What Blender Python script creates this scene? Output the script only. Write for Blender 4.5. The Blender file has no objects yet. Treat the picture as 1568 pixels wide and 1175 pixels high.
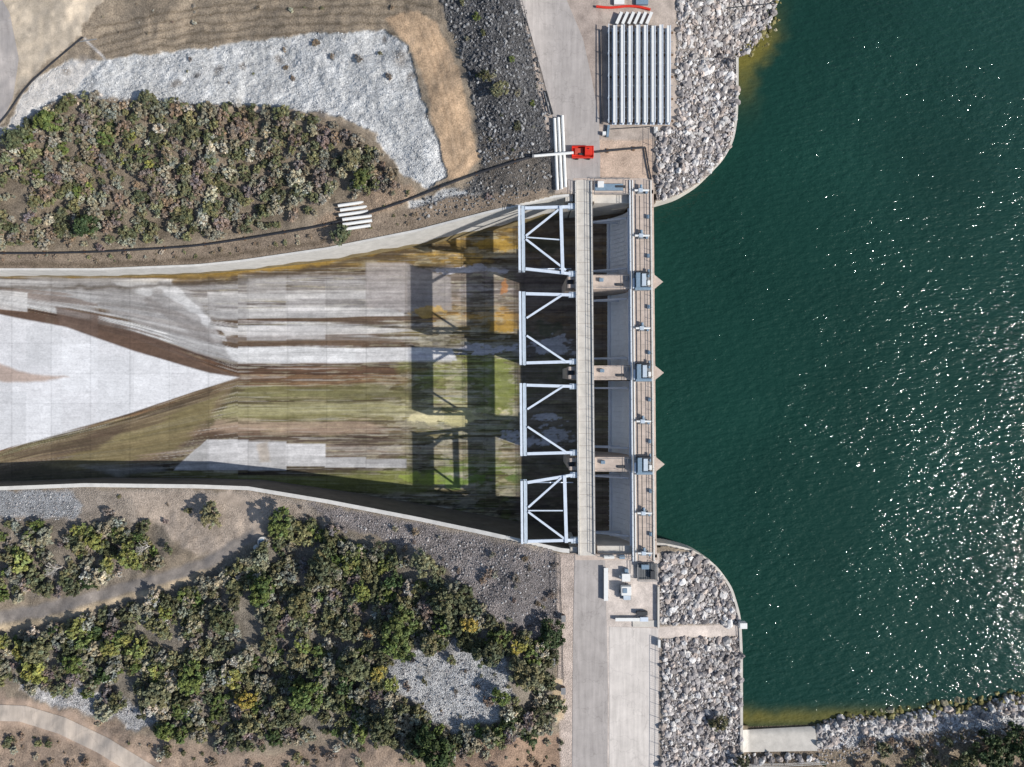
import bpy, math, numpy as np, random
import bmesh
from mathutils import Vector, Matrix
random.seed(7)
RS=np.random.RandomState
H=147.0; S=0.14; CU=784.0; CV=587.5
def P(u,v,z=0.0):
    k=S*(H-z)/H
    return ((u-CU)*k,(CV-v)*k,z)
def lin(c):
    c=np.asarray(c,dtype=float)/255.0
    return np.where(c<=0.04045,c/12.92,((c+0.055)/1.055)**2.4)
ALB=0.88
def A(r,g,b,m=1.0):
    l=lin((r,g,b))*ALB*m
    return (float(l[0]),float(l[1]),float(l[2]),1.0)
# ---------------------------------------------------------------- noise
_tab=RS(11).rand(512,512).astype(np.float32)
def vn(x,y,seed=0):
    x=np.asarray(x,dtype=np.float64)+seed*37.3; y=np.asarray(y,dtype=np.float64)+seed*91.7
    xi=np.floor(x).astype(np.int64); yi=np.floor(y).astype(np.int64)
    fx=x-xi; fy=y-yi; fx=fx*fx*(3-2*fx); fy=fy*fy*(3-2*fy)
    x0=xi%512; x1=(xi+1)%512; y0=yi%512; y1=(yi+1)%512
    a=_tab[x0,y0]*(1-fx)+_tab[x1,y0]*fx
    b=_tab[x0,y1]*(1-fx)+_tab[x1,y1]*fx
    return a*(1-fy)+b*fy
def fbm(x,y,seed=0,o=4):
    t=0;a=1;n=0
    for i in range(o):
        t=t+a*vn(np.asarray(x)*2**i,np.asarray(y)*2**i,seed+i*3); n+=a; a*=0.55
    return t/n
def ss(a,b,x):
    t=np.clip((np.asarray(x,dtype=float)-a)/(b-a),0,1); return t*t*(3-2*t)
def sdist(poly,U,V,pad=40):
    poly=np.array(poly,dtype=float); out=np.full(U.shape,999.0)
    m=(U>poly[:,0].min()-pad)&(U<poly[:,0].max()+pad)&(V>poly[:,1].min()-pad)&(V<poly[:,1].max()+pad)
    x=U[m];y=V[m]
    if x.size==0: return out
    d=np.full(x.shape,1e12); ins=np.zeros(x.shape,bool)
    n=len(poly)
    for i in range(n):
        ax,ay=poly[i];bx,by=poly[(i+1)%n]
        ex,ey=bx-ax,by-ay; L=ex*ex+ey*ey+1e-9
        t=np.clip(((x-ax)*ex+(y-ay)*ey)/L,0,1)
        d=np.minimum(d,(x-ax-t*ex)**2+(y-ay-t*ey)**2)
        if ay!=by:
            c=((ay>y)!=(by>y))&(x<(bx-ax)*(y-ay)/(by-ay)+ax)
            ins^=c
    d=np.sqrt(d); out[m]=np.where(ins,-d,d); return out
def ldist(line,U,V,pad=40):
    line=np.array(line,dtype=float); out=np.full(U.shape,999.0)
    m=(U>line[:,0].min()-pad)&(U<line[:,0].max()+pad)&(V>line[:,1].min()-pad)&(V<line[:,1].max()+pad)
    x=U[m];y=V[m]; d=np.full(x.shape,1e12)
    for i in range(len(line)-1):
        ax,ay=line[i];bx,by=line[i+1];ex,ey=bx-ax,by-ay;L=ex*ex+ey*ey+1e-9
        t=np.clip(((x-ax)*ex+(y-ay)*ey)/L,0,1)
        d=np.minimum(d,(x-ax-t*ex)**2+(y-ay-t*ey)**2)
    out[m]=np.sqrt(d); return out
# ---------------------------------------------------------------- profiles
TWp=np.array([(-400,418),(0,411),(150,411),(300,405),(370,398),(500,379),(640,351),(740,325),(850,299),(885,296),(1003,296)],float)
BWp=np.array([(-400,758),(0,751),(130,746),(300,748),(380,751),(500,771),(640,798),(740,819),(860,846),(890,849),(1003,849)],float)
TW=lambda u:np.interp(u,TWp[:,0],TWp[:,1]); BW=lambda u:np.interp(u,BWp[:,0],BWp[:,1])
ZT=lambda u:np.interp(u,[-400,0,370,640,800,870],[-19,-16.5,-11.5,-5.5,-0.8,0])
ZF=lambda u:np.interp(u,[-400,0,200,300,370,500,620,780,830,880,905,930,950,970,1003],[-30,-25.5,-22.6,-21.6,-21,-20.4,-19.8,-18.4,-17.5,-15,-13.2,-11.2,-10,-9.6,-9.6])
LAKE=[(1215,-400),(1200,-40),(1186,8),(1172,45),(1150,75),(1129,92),(1129,180),(1123,215),(1106,246),(1072,280),(1040,299),(1008,309),(1001,309),(1001,838),(1018,835),(1060,844),(1095,866),(1120,900),(1133,945),(1136,1110),(1200,1108),(1252,1106),(1300,1092),(1360,1096),(1430,1080),(1480,1082),(1540,1062),(1600,1060),(2600,1000),(6500,2600),(9000,-500),(7000,-5000),(1500,-5200)]
WZ=-5.0
def Z(u,v,lk=None):
    u=np.atleast_1d(np.asarray(u,float)); v=np.atleast_1d(np.asarray(v,float))
    d=np.where(v<CV,np.clip(TW(u)-v,0,None),np.clip(v-BW(u),0,None))
    hill=7*(1-np.exp(-d/260.0))
    far=ss(1200,5000,np.hypot(u-CU,v-CV))*55*fbm(u/2500,v/2500,5)
    n=(fbm(u/70,v/70,2)-0.5)*2.6*ss(5,60,d)
    z=ZT(np.clip(u,-400,None))+hill+n+far
    w=ss(745,850,u)
    z=z*(1-w)+w*(-0.02)
    if lk is None: lk=sdist(LAKE,u,v,pad=9000)
    top=(v<CV)
    rip=np.where(top,-2.0*ss(1035,1125,u),-2.0*ss(1015,1130,u))
    nat_t=1-ss(84,100,v); nat_b=ss(1137,1146,u)*ss(900,1000,v)
    nat=np.where(top,nat_t*ss(1030,1045,u),nat_b)
    zn_t=WZ-0.1+4.9*ss(0,115,lk)+far; zn_b=WZ-0.1+1.0*ss(0,15,lk)+1.5*ss(10,90,lk)+far
    zn=np.where(top,zn_t,zn_b)
    zr=rip*(1-nat)+zn*nat
    z=np.where(u>1000,zr,z)
    bed_w=-11.0*np.ones_like(u); bed_n=WZ-0.1-4*ss(0,90,-lk)
    bed=bed_w*(1-nat)+bed_n*nat
    z=np.where(lk<0,bed,z)
    inn=(v>TW(u)+1.5)&(v<BW(u)-1.5)&(u<=1003)
    z=np.where(inn,ZF(u)-2.5,z)
    return z
def Zs(u,v): return float(Z(u,v)[0])
# ---------------------------------------------------------------- mesh helpers
def link(o): bpy.context.collection.objects.link(o); return o
def mesh_np(name,verts,faces,mat=None,attrs=None,smooth=False):
    me=bpy.data.meshes.new(name); verts=np.asarray(verts,np.float32); faces=np.asarray(faces,np.int32)
    k=faces.shape[1]
    me.vertices.add(len(verts)); me.vertices.foreach_set('co',verts.ravel())
    me.loops.add(faces.size); me.loops.foreach_set('vertex_index',faces.ravel())
    me.polygons.add(len(faces)); me.polygons.foreach_set('loop_start',np.arange(0,faces.size,k,dtype=np.int32))
    try: me.polygons.foreach_set('loop_total',np.full(len(faces),k,np.int32))
    except Exception: pass
    me.update(calc_edges=True)
    if attrs:
        for n,a in attrs.items():
            at=me.attributes.new(n,'FLOAT_COLOR','POINT'); a=np.asarray(a,np.float32)
            if a.shape[1]==3: a=np.hstack([a,np.ones((len(a),1),np.float32)])
            at.data.foreach_set('color',a.ravel())
    me.polygons.foreach_set('use_smooth',np.full(len(faces),smooth))
    if mat: me.materials.append(mat)
    return me
def obj_np(name,*a,**k):
    return link(bpy.data.objects.new(name,mesh_np(name,*a,**k)))
def gridfaces(nu,nv):
    i=np.arange(nu-1)[:,None]*nv+np.arange(nv-1)[None,:]
    i=i.ravel(); return np.stack([i,i+1,i+nv+1,i+nv],1)
class MB:
    def __init__(s): s.v=[];s.f=[];s.m=[];s.mats=[]
    def mi(s,m):
        if m not in s.mats: s.mats.append(m)
        return s.mats.index(m)
    def hexa(s,p,m):
        b=len(s.v); s.v+= [tuple(x) for x in p]
        for q in ((0,3,2,1),(4,5,6,7),(0,1,5,4),(1,2,6,5),(2,3,7,6),(3,0,4,7)):
            s.f.append(tuple(b+i for i in q)); s.m.append(s.mi(m))
    def box(s,c,d,m,rot=0.0):
        cx,cy,cz=c;x,y,z=d[0]/2,d[1]/2,d[2]/2;co,si=math.cos(rot),math.sin(rot)
        pts=[]
        for sz in(-z,z):
            for sx,sy in((-x,-y),(x,-y),(x,y),(-x,y)):
                pts.append((cx+sx*co-sy*si,cy+sx*si+sy*co,cz+sz))
        s.hexa(pts,m)
    def beam(s,p,q,w,h,m):
        p=Vector(p);q=Vector(q);d=(q-p).normalized()
        up=Vector((0,0,1)) if abs(d.z)<0.95 else Vector((0,1,0))
        sd=d.cross(up).normalized(); up=sd.cross(d).normalized()
        sd*=w/2; up*=h/2
        pts=[p-sd-up,p+sd-up,q+sd-up,q-sd-up,p-sd+up,p+sd+up,q+sd+up,q-sd+up]
        s.hexa(pts,m)
    def cyl(s,p,q,r,m,n=10,r2=None,cap=True):
        p=Vector(p);q=Vector(q);d=(q-p).normalized();r2=r if r2 is None else r2
        up=Vector((0,0,1)) if abs(d.z)<0.95 else Vector((0,1,0))
        a=d.cross(up).normalized();b=a.cross(d)
        k=len(s.v)
        for c,rr in((p,r),(q,r2)):
            for i in range(n):
                t=2*math.pi*i/n; s.v.append(tuple(c+a*math.cos(t)*rr+b*math.sin(t)*rr))
        for i in range(n):
            j=(i+1)%n; s.f.append((k+i,k+j,k+n+j,k+n+i)); s.m.append(s.mi(m))
        if cap:
            s.f.append(tuple(k+i for i in range(n-1,-1,-1))); s.m.append(s.mi(m))
            s.f.append(tuple(k+n+i for i in range(n))); s.m.append(s.mi(m))
    def tube(s,pts,r,m,n=8):
        for a,b in zip(pts[:-1],pts[1:]): s.cyl(a,b,r,m,n)
    def prism(s,pts,z0,z1,m):
        b=len(s.v);n=len(pts)
        for z in(z0,z1):
            for p in pts: s.v.append((p[0],p[1],z))
        for i in range(n):
            j=(i+1)%n; s.f.append((b+i,b+j,b+n+j,b+n+i)); s.m.append(s.mi(m))
        s.f.append(tuple(b+n+i for i in range(n)));s.m.append(s.mi(m))
        s.f.append(tuple(b+i for i in range(n-1,-1,-1)));s.m.append(s.mi(m))
    def make(s,name,bevel=0.0):
        me=bpy.data.meshes.new(name); me.from_pydata(s.v,[],s.f)
        for m in s.mats: me.materials.append(m)
        me.polygons.foreach_set('material_index',s.m); me.update()
        bm=bmesh.new();bm.from_mesh(me);bmesh.ops.recalc_face_normals(bm,faces=bm.faces);bm.to_mesh(me);bm.free()
        o=link(bpy.data.objects.new(name,me))
        if bevel>0:
            b=o.modifiers.new('bevel','BEVEL');b.width=bevel;b.segments=1;b.limit_method='ANGLE'
        return o
# ---------------------------------------------------------------- materials
def newmat(name):
    m=bpy.data.materials.new(name);m.use_nodes=True;nt=m.node_tree
    b=nt.nodes['Principled BSDF']; return m,nt,b
def nd(nt,t,**k):
    n=nt.nodes.new(t)
    for a,b in k.items(): setattr(n,a,b)
    return n
def mathn(nt,op,a,b=None,c=None):
    n=nt.nodes.new('ShaderNodeMath');n.operation=op
    for i,x in enumerate((a,b,c)):
        if x is None: continue
        if isinstance(x,(int,float)): n.inputs[i].default_value=x
        else: nt.links.new(x,n.inputs[i])
    return n.outputs[0]
def maprange(nt,x,a,b,c,d):
    n=nt.nodes.new('ShaderNodeMapRange');nt.links.new(x,n.inputs[0])
    for i,q in enumerate((a,b,c,d)): n.inputs[i+1].default_value=q
    return n.outputs[0]
def vscale(nt,col,fac):
    n=nt.nodes.new('ShaderNodeVectorMath');n.operation='SCALE'
    if isinstance(col,tuple): n.inputs[0].default_value=col[:3]
    else: nt.links.new(col,n.inputs[0])
    nt.links.new(fac,n.inputs['Scale']);return n.outputs[0]
def posn(nt,sc=(1,1,1)):
    g=nt.nodes.new('ShaderNodeNewGeometry');m=nt.nodes.new('ShaderNodeVectorMath');m.operation='MULTIPLY'
    nt.links.new(g.outputs['Position'],m.inputs[0]);m.inputs[1].default_value=sc;return m.outputs[0]
def noise(nt,vec,scale,detail=4,rough=0.6):
    n=nt.nodes.new('ShaderNodeTexNoise');n.inputs['Scale'].default_value=scale;n.inputs['Detail'].default_value=detail;n.inputs['Roughness'].default_value=rough
    nt.links.new(vec,n.inputs['Vector']);return n.outputs['Fac']
def bump(nt,b,h,strength,dist):
    n=nt.nodes.new('ShaderNodeBump');n.inputs['Strength'].default_value=strength;n.inputs['Distance'].default_value=dist
    nt.links.new(h,n.inputs['Height']);nt.links.new(n.outputs[0],b.inputs['Normal'])
def simple(name,col,rough=0.7,metal=0.0,var=0.25,scale=1.5,fine=12.0,spec=0.3,bmp=0.02,stretch=(1,1,1)):
    m,nt,b=newmat(name);p=posn(nt,stretch)
    a=noise(nt,p,scale,5,0.65);f=noise(nt,p,fine,3)
    k=mathn(nt,'ADD',maprange(nt,a,0.25,0.75,1-var,1+var),maprange(nt,f,0.2,0.8,-var*0.5,var*0.5))
    nt.links.new(vscale(nt,col,k),b.inputs['Base Color'])
    b.inputs['Roughness'].default_value=rough;b.inputs['Metallic'].default_value=metal
    b.inputs['Specular IOR Level'].default_value=spec
    if bmp: bump(nt,b,f,0.6,bmp)
    return m
M_conc=simple('weathered_concrete',A(208,202,192),0.9,var=0.18,scale=0.6,fine=6)
M_concw=simple('bleached_concrete',A(226,222,214),0.9,var=0.16,scale=0.5,fine=5)
M_conct=simple('tan_concrete',A(198,182,169),0.9,var=0.22,scale=0.7,fine=6)
M_joint=simple('joint_sealant',A(164,154,144),0.9,var=0.2,scale=0.7,fine=6)
M_wst=simple('mossy_wall_concrete',A(150,134,98),0.9,var=0.3,scale=0.5,fine=3)
M_wdk=simple('shade_darkened_wall',A(104,98,90),0.9,var=0.3,scale=0.4,fine=3)  # lower wall's inner face: its shade is put into this dark colour
M_steel=simple('pale_blue_steel_paint',A(214,224,236),0.5,var=0.1,scale=1.0,spec=0.4,bmp=0)
M_gate=simple('gate_paint',A(238,244,252),0.55,var=0.08,scale=0.8,spec=0.4,bmp=0)
M_beam=simple('galvanised_beam',A(200,212,222),0.45,0.2,var=0.12,scale=1.2,bmp=0)
M_mach=simple('machinery_blue_paint',A(126,148,166),0.5,var=0.2,scale=3,bmp=0)
M_white=simple('white_paint',A(236,236,232),0.5,var=0.07,scale=2,bmp=0)
M_dark=simple('dark_metal',A(62,64,68),0.6,var=0.3,scale=3,bmp=0)
M_rail=simple('rail_steel',A(150,150,150),0.5,0.3,var=0.15,bmp=0)
M_red=simple('red_paint',A(222,58,42),0.45,var=0.15,scale=3,bmp=0)
M_redf=simple('faded_red_paint',A(205,90,72),0.5,bmp=0)
M_black=simple('black_pipe_plastic',A(58,58,62),0.6,var=0.3,scale=1,bmp=0)
M_rubber=simple('tyre_rubber',A(40,40,42),0.8,bmp=0)
M_wood=simple('old_timber',A(120,96,75),0.85,bmp=0)
M_bark=simple('bark',A(110,95,80),0.9,var=0.3)
M_barep=simple('bleached_bark',A(190,185,178),0.9,var=0.15)
M_grate=simple('steel_grating',A(95,98,100),0.6,0.3,bmp=0)
def attr(nt,n):
    a=nt.nodes.new('ShaderNodeAttribute');a.attribute_name=n;return a
def mk_terrain():
    m,nt,b=newmat('ground_soil_gravel');p=posn(nt)
    c=attr(nt,'Col');t=attr(nt,'Tex');sep=nt.nodes.new('ShaderNodeSeparateColor');nt.links.new(t.outputs['Color'],sep.inputs[0])
    R,G,B=sep.outputs
    vo=nd(nt,'ShaderNodeTexVoronoi',feature='F1');vo.inputs['Scale'].default_value=4.0;nt.links.new(p,vo.inputs['Vector'])
    sc=nt.nodes.new('ShaderNodeSeparateColor');nt.links.new(vo.outputs['Color'],sc.inputs[0])
    cell=maprange(nt,sc.outputs[0],0,1,-0.4,0.4)
    ed=maprange(nt,vo.outputs['Distance'],0.25,0.75,0.1,-0.45)
    grav=mathn(nt,'MULTIPLY',mathn(nt,'ADD',cell,ed),R)
    n1=noise(nt,p,3.0,5,0.7);n2=noise(nt,p,0.35,4,0.6)
    gr=mathn(nt,'MULTIPLY',maprange(nt,n1,0.3,0.7,-0.55,0.55),G)
    k=mathn(nt,'ADD',mathn(nt,'ADD',grav,gr),maprange(nt,n2,0.3,0.7,0.8,1.18))
    k=mathn(nt,'MAXIMUM',k,0.15)
    nt.links.new(vscale(nt,c.outputs['Color'],k),b.inputs['Base Color'])
    b.inputs['Roughness'].default_value=0.95;b.inputs['Specular IOR Level'].default_value=0.1
    # wind-row ripples across the pale gravel (blue channel)
    rp=noise(nt,posn(nt,(0.5,0.9,1)),1.1,3,0.5)
    h=mathn(nt,'ADD',mathn(nt,'ADD',mathn(nt,'MULTIPLY',maprange(nt,vo.outputs['Distance'],0,0.7,1,0),R),mathn(nt,'MULTIPLY',n1,G)),mathn(nt,'MULTIPLY',mathn(nt,'MULTIPLY',rp,4.5),B))
    bump(nt,b,h,0.9,0.22)
    return m
M_ter=mk_terrain()
def mk_chute():
    m,nt,b=newmat('stained_spillway_concrete')
    c=attr(nt,'Col');p=posn(nt,(0.16,1.3,0.0));q=posn(nt)
    s=noise(nt,p,1.2,6,0.7);f=noise(nt,q,1.6,6,0.7);g=noise(nt,posn(nt,(0.5,1.6,0)),3.0,3,0.6)
    k=mathn(nt,'ADD',mathn(nt,'ADD',maprange(nt,s,0.3,0.7,0.91,1.09),maprange(nt,f,0.3,0.7,-0.13,0.13)),maprange(nt,g,0.3,0.7,-0.09,0.09))
    nt.links.new(vscale(nt,c.outputs['Color'],k),b.inputs['Base Color'])
    b.inputs['Roughness'].default_value=0.8;b.inputs['Specular IOR Level'].default_value=0.25
    bump(nt,b,f,0.4,0.05);return m
M_chute=mk_chute()
def mk_rock():
    m,nt,b=newmat('riprap_stone');c=attr(nt,'Col');q=posn(nt);f=noise(nt,q,3.5,5,0.7)
    nt.links.new(vscale(nt,c.outputs['Color'],maprange(nt,f,0.3,0.7,0.72,1.2)),b.inputs['Base Color'])
    b.inputs['Roughness'].default_value=0.9;b.inputs['Specular IOR Level'].default_value=0.2;bump(nt,b,f,0.7,0.08);return m
M_rock=mk_rock()
def mk_leaf():
    m,nt,b=newmat('shrub_foliage');c=attr(nt,'Col');oi=nt.nodes.new('ShaderNodeObjectInfo')
    mx=nt.nodes.new('ShaderNodeVectorMath');mx.operation='MULTIPLY'
    nt.links.new(c.outputs['Color'],mx.inputs[0]);nt.links.new(oi.outputs['Color'],mx.inputs[1])
    nt.links.new(mx.outputs[0],b.inputs['Base Color']);b.inputs['Roughness'].default_value=0.7;b.inputs['Specular IOR Level'].default_value=0.3
    return m
M_leaf=mk_leaf()
def mk_water():
    m,nt,b=newmat('lake_water_surface');c=attr(nt,'Col')
    n0=noise(nt,posn(nt),0.03,3,0.5)
    nt.links.new(vscale(nt,c.outputs['Color'],maprange(nt,n0,0.3,0.7,0.86,1.14)),b.inputs['Base Color'])
    b.inputs['Roughness'].default_value=0.06;b.inputs['IOR'].default_value=1.33;b.inputs['Specular IOR Level'].default_value=0.5
    def rotp(a,sc):
        mp=nt.nodes.new('ShaderNodeMapping');mp.inputs['Rotation'].default_value=(0,0,a);mp.inputs['Scale'].default_value=sc
        nt.links.new(posn(nt),mp.inputs['Vector']);return mp.outputs[0]
    a=noise(nt,rotp(math.radians(-30),(0.5,1.15,1)),0.95,2,0.5)
    d=noise(nt,rotp(math.radians(-70),(0.7,1.1,1)),2.3,2,0.5)
    e=noise(nt,rotp(math.radians(-60),(0.7,1.1,1)),0.25,2,0.5)
    gst=maprange(nt,noise(nt,posn(nt),0.045,3,0.6),0.35,0.65,0.75,1.2)
    h=mathn(nt,'ADD',mathn(nt,'ADD',mathn(nt,'MULTIPLY',a,0.66),mathn(nt,'MULTIPLY',d,0.17)),mathn(nt,'MULTIPLY',e,0.32))
    h=mathn(nt,'MULTIPLY',h,gst)
    bump(nt,b,h,1.0,0.57);return m
M_water=mk_water()
def mk_asph(name,col,var):
    m,nt,b=newmat(name);p=posn(nt)
    a=noise(nt,p,0.25,5,0.7);f=noise(nt,p,9,3);s=noise(nt,posn(nt,(1.6,0.12,1)),0.9,4,0.6)
    vo=nd(nt,'ShaderNodeTexVoronoi',feature='DISTANCE_TO_EDGE');vo.inputs['Scale'].default_value=0.17
    wp=nt.nodes.new('ShaderNodeVectorMath');wp.operation='ADD';nz=nt.nodes.new('ShaderNodeTexNoise');nz.inputs['Scale'].default_value=0.6
    nt.links.new(p,nz.inputs['Vector']);sc2=nt.nodes.new('ShaderNodeVectorMath');sc2.operation='SCALE';sc2.inputs['Scale'].default_value=2.5
    nt.links.new(nz.outputs['Color'],sc2.inputs[0]);nt.links.new(p,wp.inputs[0]);nt.links.new(sc2.outputs[0],wp.inputs[1]);nt.links.new(wp.outputs[0],vo.inputs['Vector'])
    cr=maprange(nt,vo.outputs['Distance'],0.0,0.015,-0.16,0.0)
    k=mathn(nt,'ADD',mathn(nt,'ADD',maprange(nt,a,0.3,0.7,1-var,1+var),maprange(nt,f,0.2,0.8,-0.1,0.1)),mathn(nt,'ADD',cr,maprange(nt,s,0.3,0.7,-0.12,0.12)))
    nt.links.new(vscale(nt,col,k),b.inputs['Base Color']);b.inputs['Roughness'].default_value=0.92;b.inputs['Specular IOR Level'].default_value=0.15
    bump(nt,b,f,0.3,0.02);return m
M_asph=mk_asph('sun_bleached_asphalt',A(178,171,166),0.13)
M_pad=mk_asph('gravel_pad',A(216,208,200),0.12)
M_track=mk_asph('dirt_road_surface',A(202,188,173),0.12)
# ---------------------------------------------------------------- terrain
def axis(lo,hi,step,far):
    c=np.arange(lo,hi+0.01,step); g=[];s=step;x=hi
    while x<far: s*=1.35; x+=s; g.append(x)
    g2=[];s=step;x=lo
    while x>-far: s*=1.35; x-=s; g2.append(x)
    return np.array(g2[::-1]+list(c)+g)
us=axis(-30,1600,1.75,20000); vs=axis(-30,1206,1.75,20000)
U,V=np.meshgrid(us,vs,indexing='ij'); nu,nv=U.shape; U=U.ravel();V=V.ravel()
LK=sdist(LAKE,U,V,pad=30000)
Zt=Z(U,V,LK)
w1=(fbm(U/22,V/22,20,4)-0.5)*2; w2=(fbm(U/22,V/22,33,4)-0.5)*2; wf=(fbm(U/5,V/5,41,3)-0.5)*2
col=np.tile(lin((156,142,124)),(len(U),1)); tex=np.tile(np.array([0.15,0.7,0.0]),(len(U),1))
def blend(mk,c,t=None):
    global col,tex
    mk=mk[:,None]; col=col*(1-mk)+lin(c)*mk
    if t is not None: tex=tex*(1-mk)+np.array(t)*mk
def paint(poly,c,t=None,soft=3,wob=8,a=1.0):
    d=sdist(poly,U+w1*wob,V+w2*wob)+wf*wob*0.35
    blend(a*(1-ss(-soft,soft,d)),c,t)
def pline(line,w,c,t=None,soft=2,wob=2,a=1.0):
    d=ldist(line,U+w1*wob,V+w2*wob); blend(a*(1-ss(w/2-soft,w/2+soft,d)),c,t)
GR=(0.9,0.2,0);GL=(0.5,0.5,0);SM=(0.05,0.3,0);PG=(0.45,0.25,1.0)
paint([(-40,-40),(200,-40),(160,30),(120,60),(70,95),(30,140),(0,190),(-40,220)],(204,189,168),SM)
paint([(125,45),(180,-40),(655,-40),(690,60),(640,75),(625,70),(590,45),(480,50),(300,75),(170,95),(130,90)],(154,140,122),(0.1,0.9,0))
for i in range(6):
    y=4+i*13; pline([(150,y+40),(220,y+22),(300,y+8),(450,y-4),(580,y-8),(660,y+6)],3,(108,95,78),None,2,6,0.65)
    pline([(150,y+46),(220,y+28),(300,y+14),(450,y+2),(580,y-2),(640,y+8)],2,(178,160,136),None,2,6,0.5)
paint([(590,30),(640,15),(672,40),(700,110),(722,180),(733,245),(712,272),(686,276),(668,205),(650,130),(628,75)],(202,173,142),(0.1,0.7,0),3,6)
for o in (0,9,18): pline([(640+o,40),(660+o,90),(680+o,170),(694+o,250)],2,(164,136,108),None,2,4,0.55)
paint([(655,-40),(800,-40),(812,50),(830,110),(843,160),(850,235),(848,296),(740,325),(705,300),(735,262),(733,190),(712,110),(690,45)],(108,107,107),GR,4,8)
paint([(742,200),(800,230),(845,250),(848,290),(790,305),(740,285)],(128,118,106),GL,8,14,0.6)
LG=[(150,92),(300,76),(480,52),(590,46),(622,70),(638,130),(664,200),(684,270),(650,290),(612,262),(575,205),(520,178),(440,165),(350,158),(210,162),(100,148),(60,172),(25,218),(-40,235),(-40,205),(10,195),(50,125),(100,95)]
paint(LG,(214,214,212),PG,2.5,6)
paint([(-40,205),(10,195),(50,125),(110,92),(150,95),(110,140),(50,165),(20,215),(-40,235)],(226,220,212),(0.3,0.3,0.3),4,5)
for (x,y,r_) in [(335,105,10),(372,100,9),(428,92,9),(270,130,9),(300,118,7),(128,92,10),(100,110,10),(612,90,16),(628,118,10),(590,62,8),(490,178,10),(655,180,8)]:
    d_=np.hypot(U+w1*8-x,V+w2*8-y);blend(0.75*(1-ss(r_*0.3,r_*1.1,d_)),(140,132,124),None)
paint([(625,308),(700,288),(745,300),(735,318),(660,338),(628,335)],(196,196,194),PG,3,6)
SH1=[(-40,228),(25,205),(55,172),(105,148),(220,152),(300,163),(400,165),(480,178),(540,205),(590,250),(620,282),(560,300),(500,318),(470,335),(400,352),(300,366),(150,380),(-40,382)]
paint(SH1,(142,129,112),(0.2,0.9,0),5,8)
paint([(560,295),(630,285),(640,300),(600,325),(520,350),(480,345),(510,320)],(174,152,130),GL,5,6)
TWs=[(u,TW(u)) for u in range(-40,880,40)]
paint([(-40,386)]+[(150,388),(300,381),(500,348),(640,316),(700,300),(840,290)]+TWs[::-1],(150,134,117),(0.2,0.9,0),3,3)
pline([(-40,404),(150,405),(300,398),(380,388),(500,368)],7,(100,88,72),(0.2,1,0),3,5,0.6)
pline([(130,60),(160,90)],3,(210,205,200))
paint([(790,-40),(1036,-40),(1036,200),(1003,200),(1003,297),(850,297),(843,230)],(188,174,162),SM,2,3)
paint([(918,215),(1000,215),(1000,275),(918,275)],(206,182,162),(0.1,0.5,0),2,4)
paint([(835,-40),(900,-40),(935,60),(930,200),(915,190),(890,60),(870,0)],(172,158,148),SM,3,3)
pline([(800,-30),(815,40),(838,120),(850,175)],4,(96,84,72),None,2,3,0.7)
RIP1=[(1036,-40),(1210,-40),(1192,0),(1178,45),(1150,78),(1130,92),(1128,180),(1122,215),(1104,246),(1070,279),(1040,297),(1006,306),(1003,200),(1036,197)]
paint(RIP1,(158,150,144),GR,2,3)
paint([(-40,752)]+[(u,BW(u)) for u in range(0,880,40)]+[(858,905),(700,870),(540,800),(400,790),(250,800),(100,830),(-40,840)],(174,161,147),GL,4,10)
paint([(180,750),(400,755),(470,780),(400,830),(300,850),(230,800)],(194,177,160),(0.3,0.6,0),6,12)
paint([(-40,752),(100,752),(130,775),(110,795),(40,790),(-40,800)],(186,186,186),(0.8,0.3,0),4,8)
paint([(470,770),(600,795),(850,848),(858,960),(830,985),(760,985),(725,925),(690,885),(630,835),(520,810)],(160,151,147),(0.85,0.3,0),4,9)
paint([(760,870),(850,860),(858,950),(780,960)],(126,121,120),(0.8,0.4,0),9,14,0.7)
SH2=[(-40,800),(60,800),(120,800),(240,800),(270,830),(240,870),(150,905),(-40,930)]
SH3=[(-40,960),(60,945),(180,915),(300,880),(380,840),(420,790),(500,800),(560,830),(640,840),(700,890),(740,940),(790,965),(850,985),(852,1110),(800,1130),(700,1155),(640,1160),(500,1120),(380,1150),(250,1120),(120,1070),(40,1045),(-40,1040)]
paint(SH2,(148,137,123),(0.3,0.8,0),6,10); paint(SH3,(144,135,122),(0.3,0.8,0),6,10)
paint([(30,1042),(120,1052),(200,1075),(240,1100),(210,1115),(120,1090),(50,1065)],(206,203,200),(0.8,0.3,0.5),5,12)
paint([(590,1010),(680,990),(770,1010),(790,1060),(760,1105),(690,1120),(640,1080),(600,1050)],(204,203,201),(0.8,0.3,0.5),5,14)
paint([(640,960),(700,955),(720,1000),(650,1010)],(186,182,178),(0.8,0.3,0),5,12)
paint([(-40,1050),(100,1085),(240,1130),(380,1160),(560,1130),(640,1165),(860,1120),(862,1240),(-40,1240)],(166,146,128),(0.1,0.9,0),6,12)
paint([(700,1140),(862,1120),(862,1240),(700,1240)],(158,132,112),(0.1,0.9,0),8,10,0.7)
pline([(-40,952),(60,936),(150,912),(240,888),(310,866),(350,842),(395,815)],18,(146,138,131),SM,4,4)
pline([(-40,968),(60,952),(150,928),(240,902),(310,880)],8,(210,188,156),SM,4,5,0.8)
pline([(395,815),(392,790),(370,768),(340,758)],16,(198,180,162),SM,4,5)
pline([(-40,1088),(40,1092),(100,1112),(160,1142),(240,1190)],44,(188,164,144),SM,5,5)
paint([(853,848),(882,848),(880,1240),(858,1240)],(202,186,174),(0.3,0.4,0),2,2)
paint([(845,1040),(862,1040),(862,1100),(850,1110)],(206,184,154),SM,3,3)
paint([(925,848),(1010,848),(1010,960),(1135,955),(1135,975),(1012,978),(1010,1240),(925,1240)],(210,198,188),SM,2,2)
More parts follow.
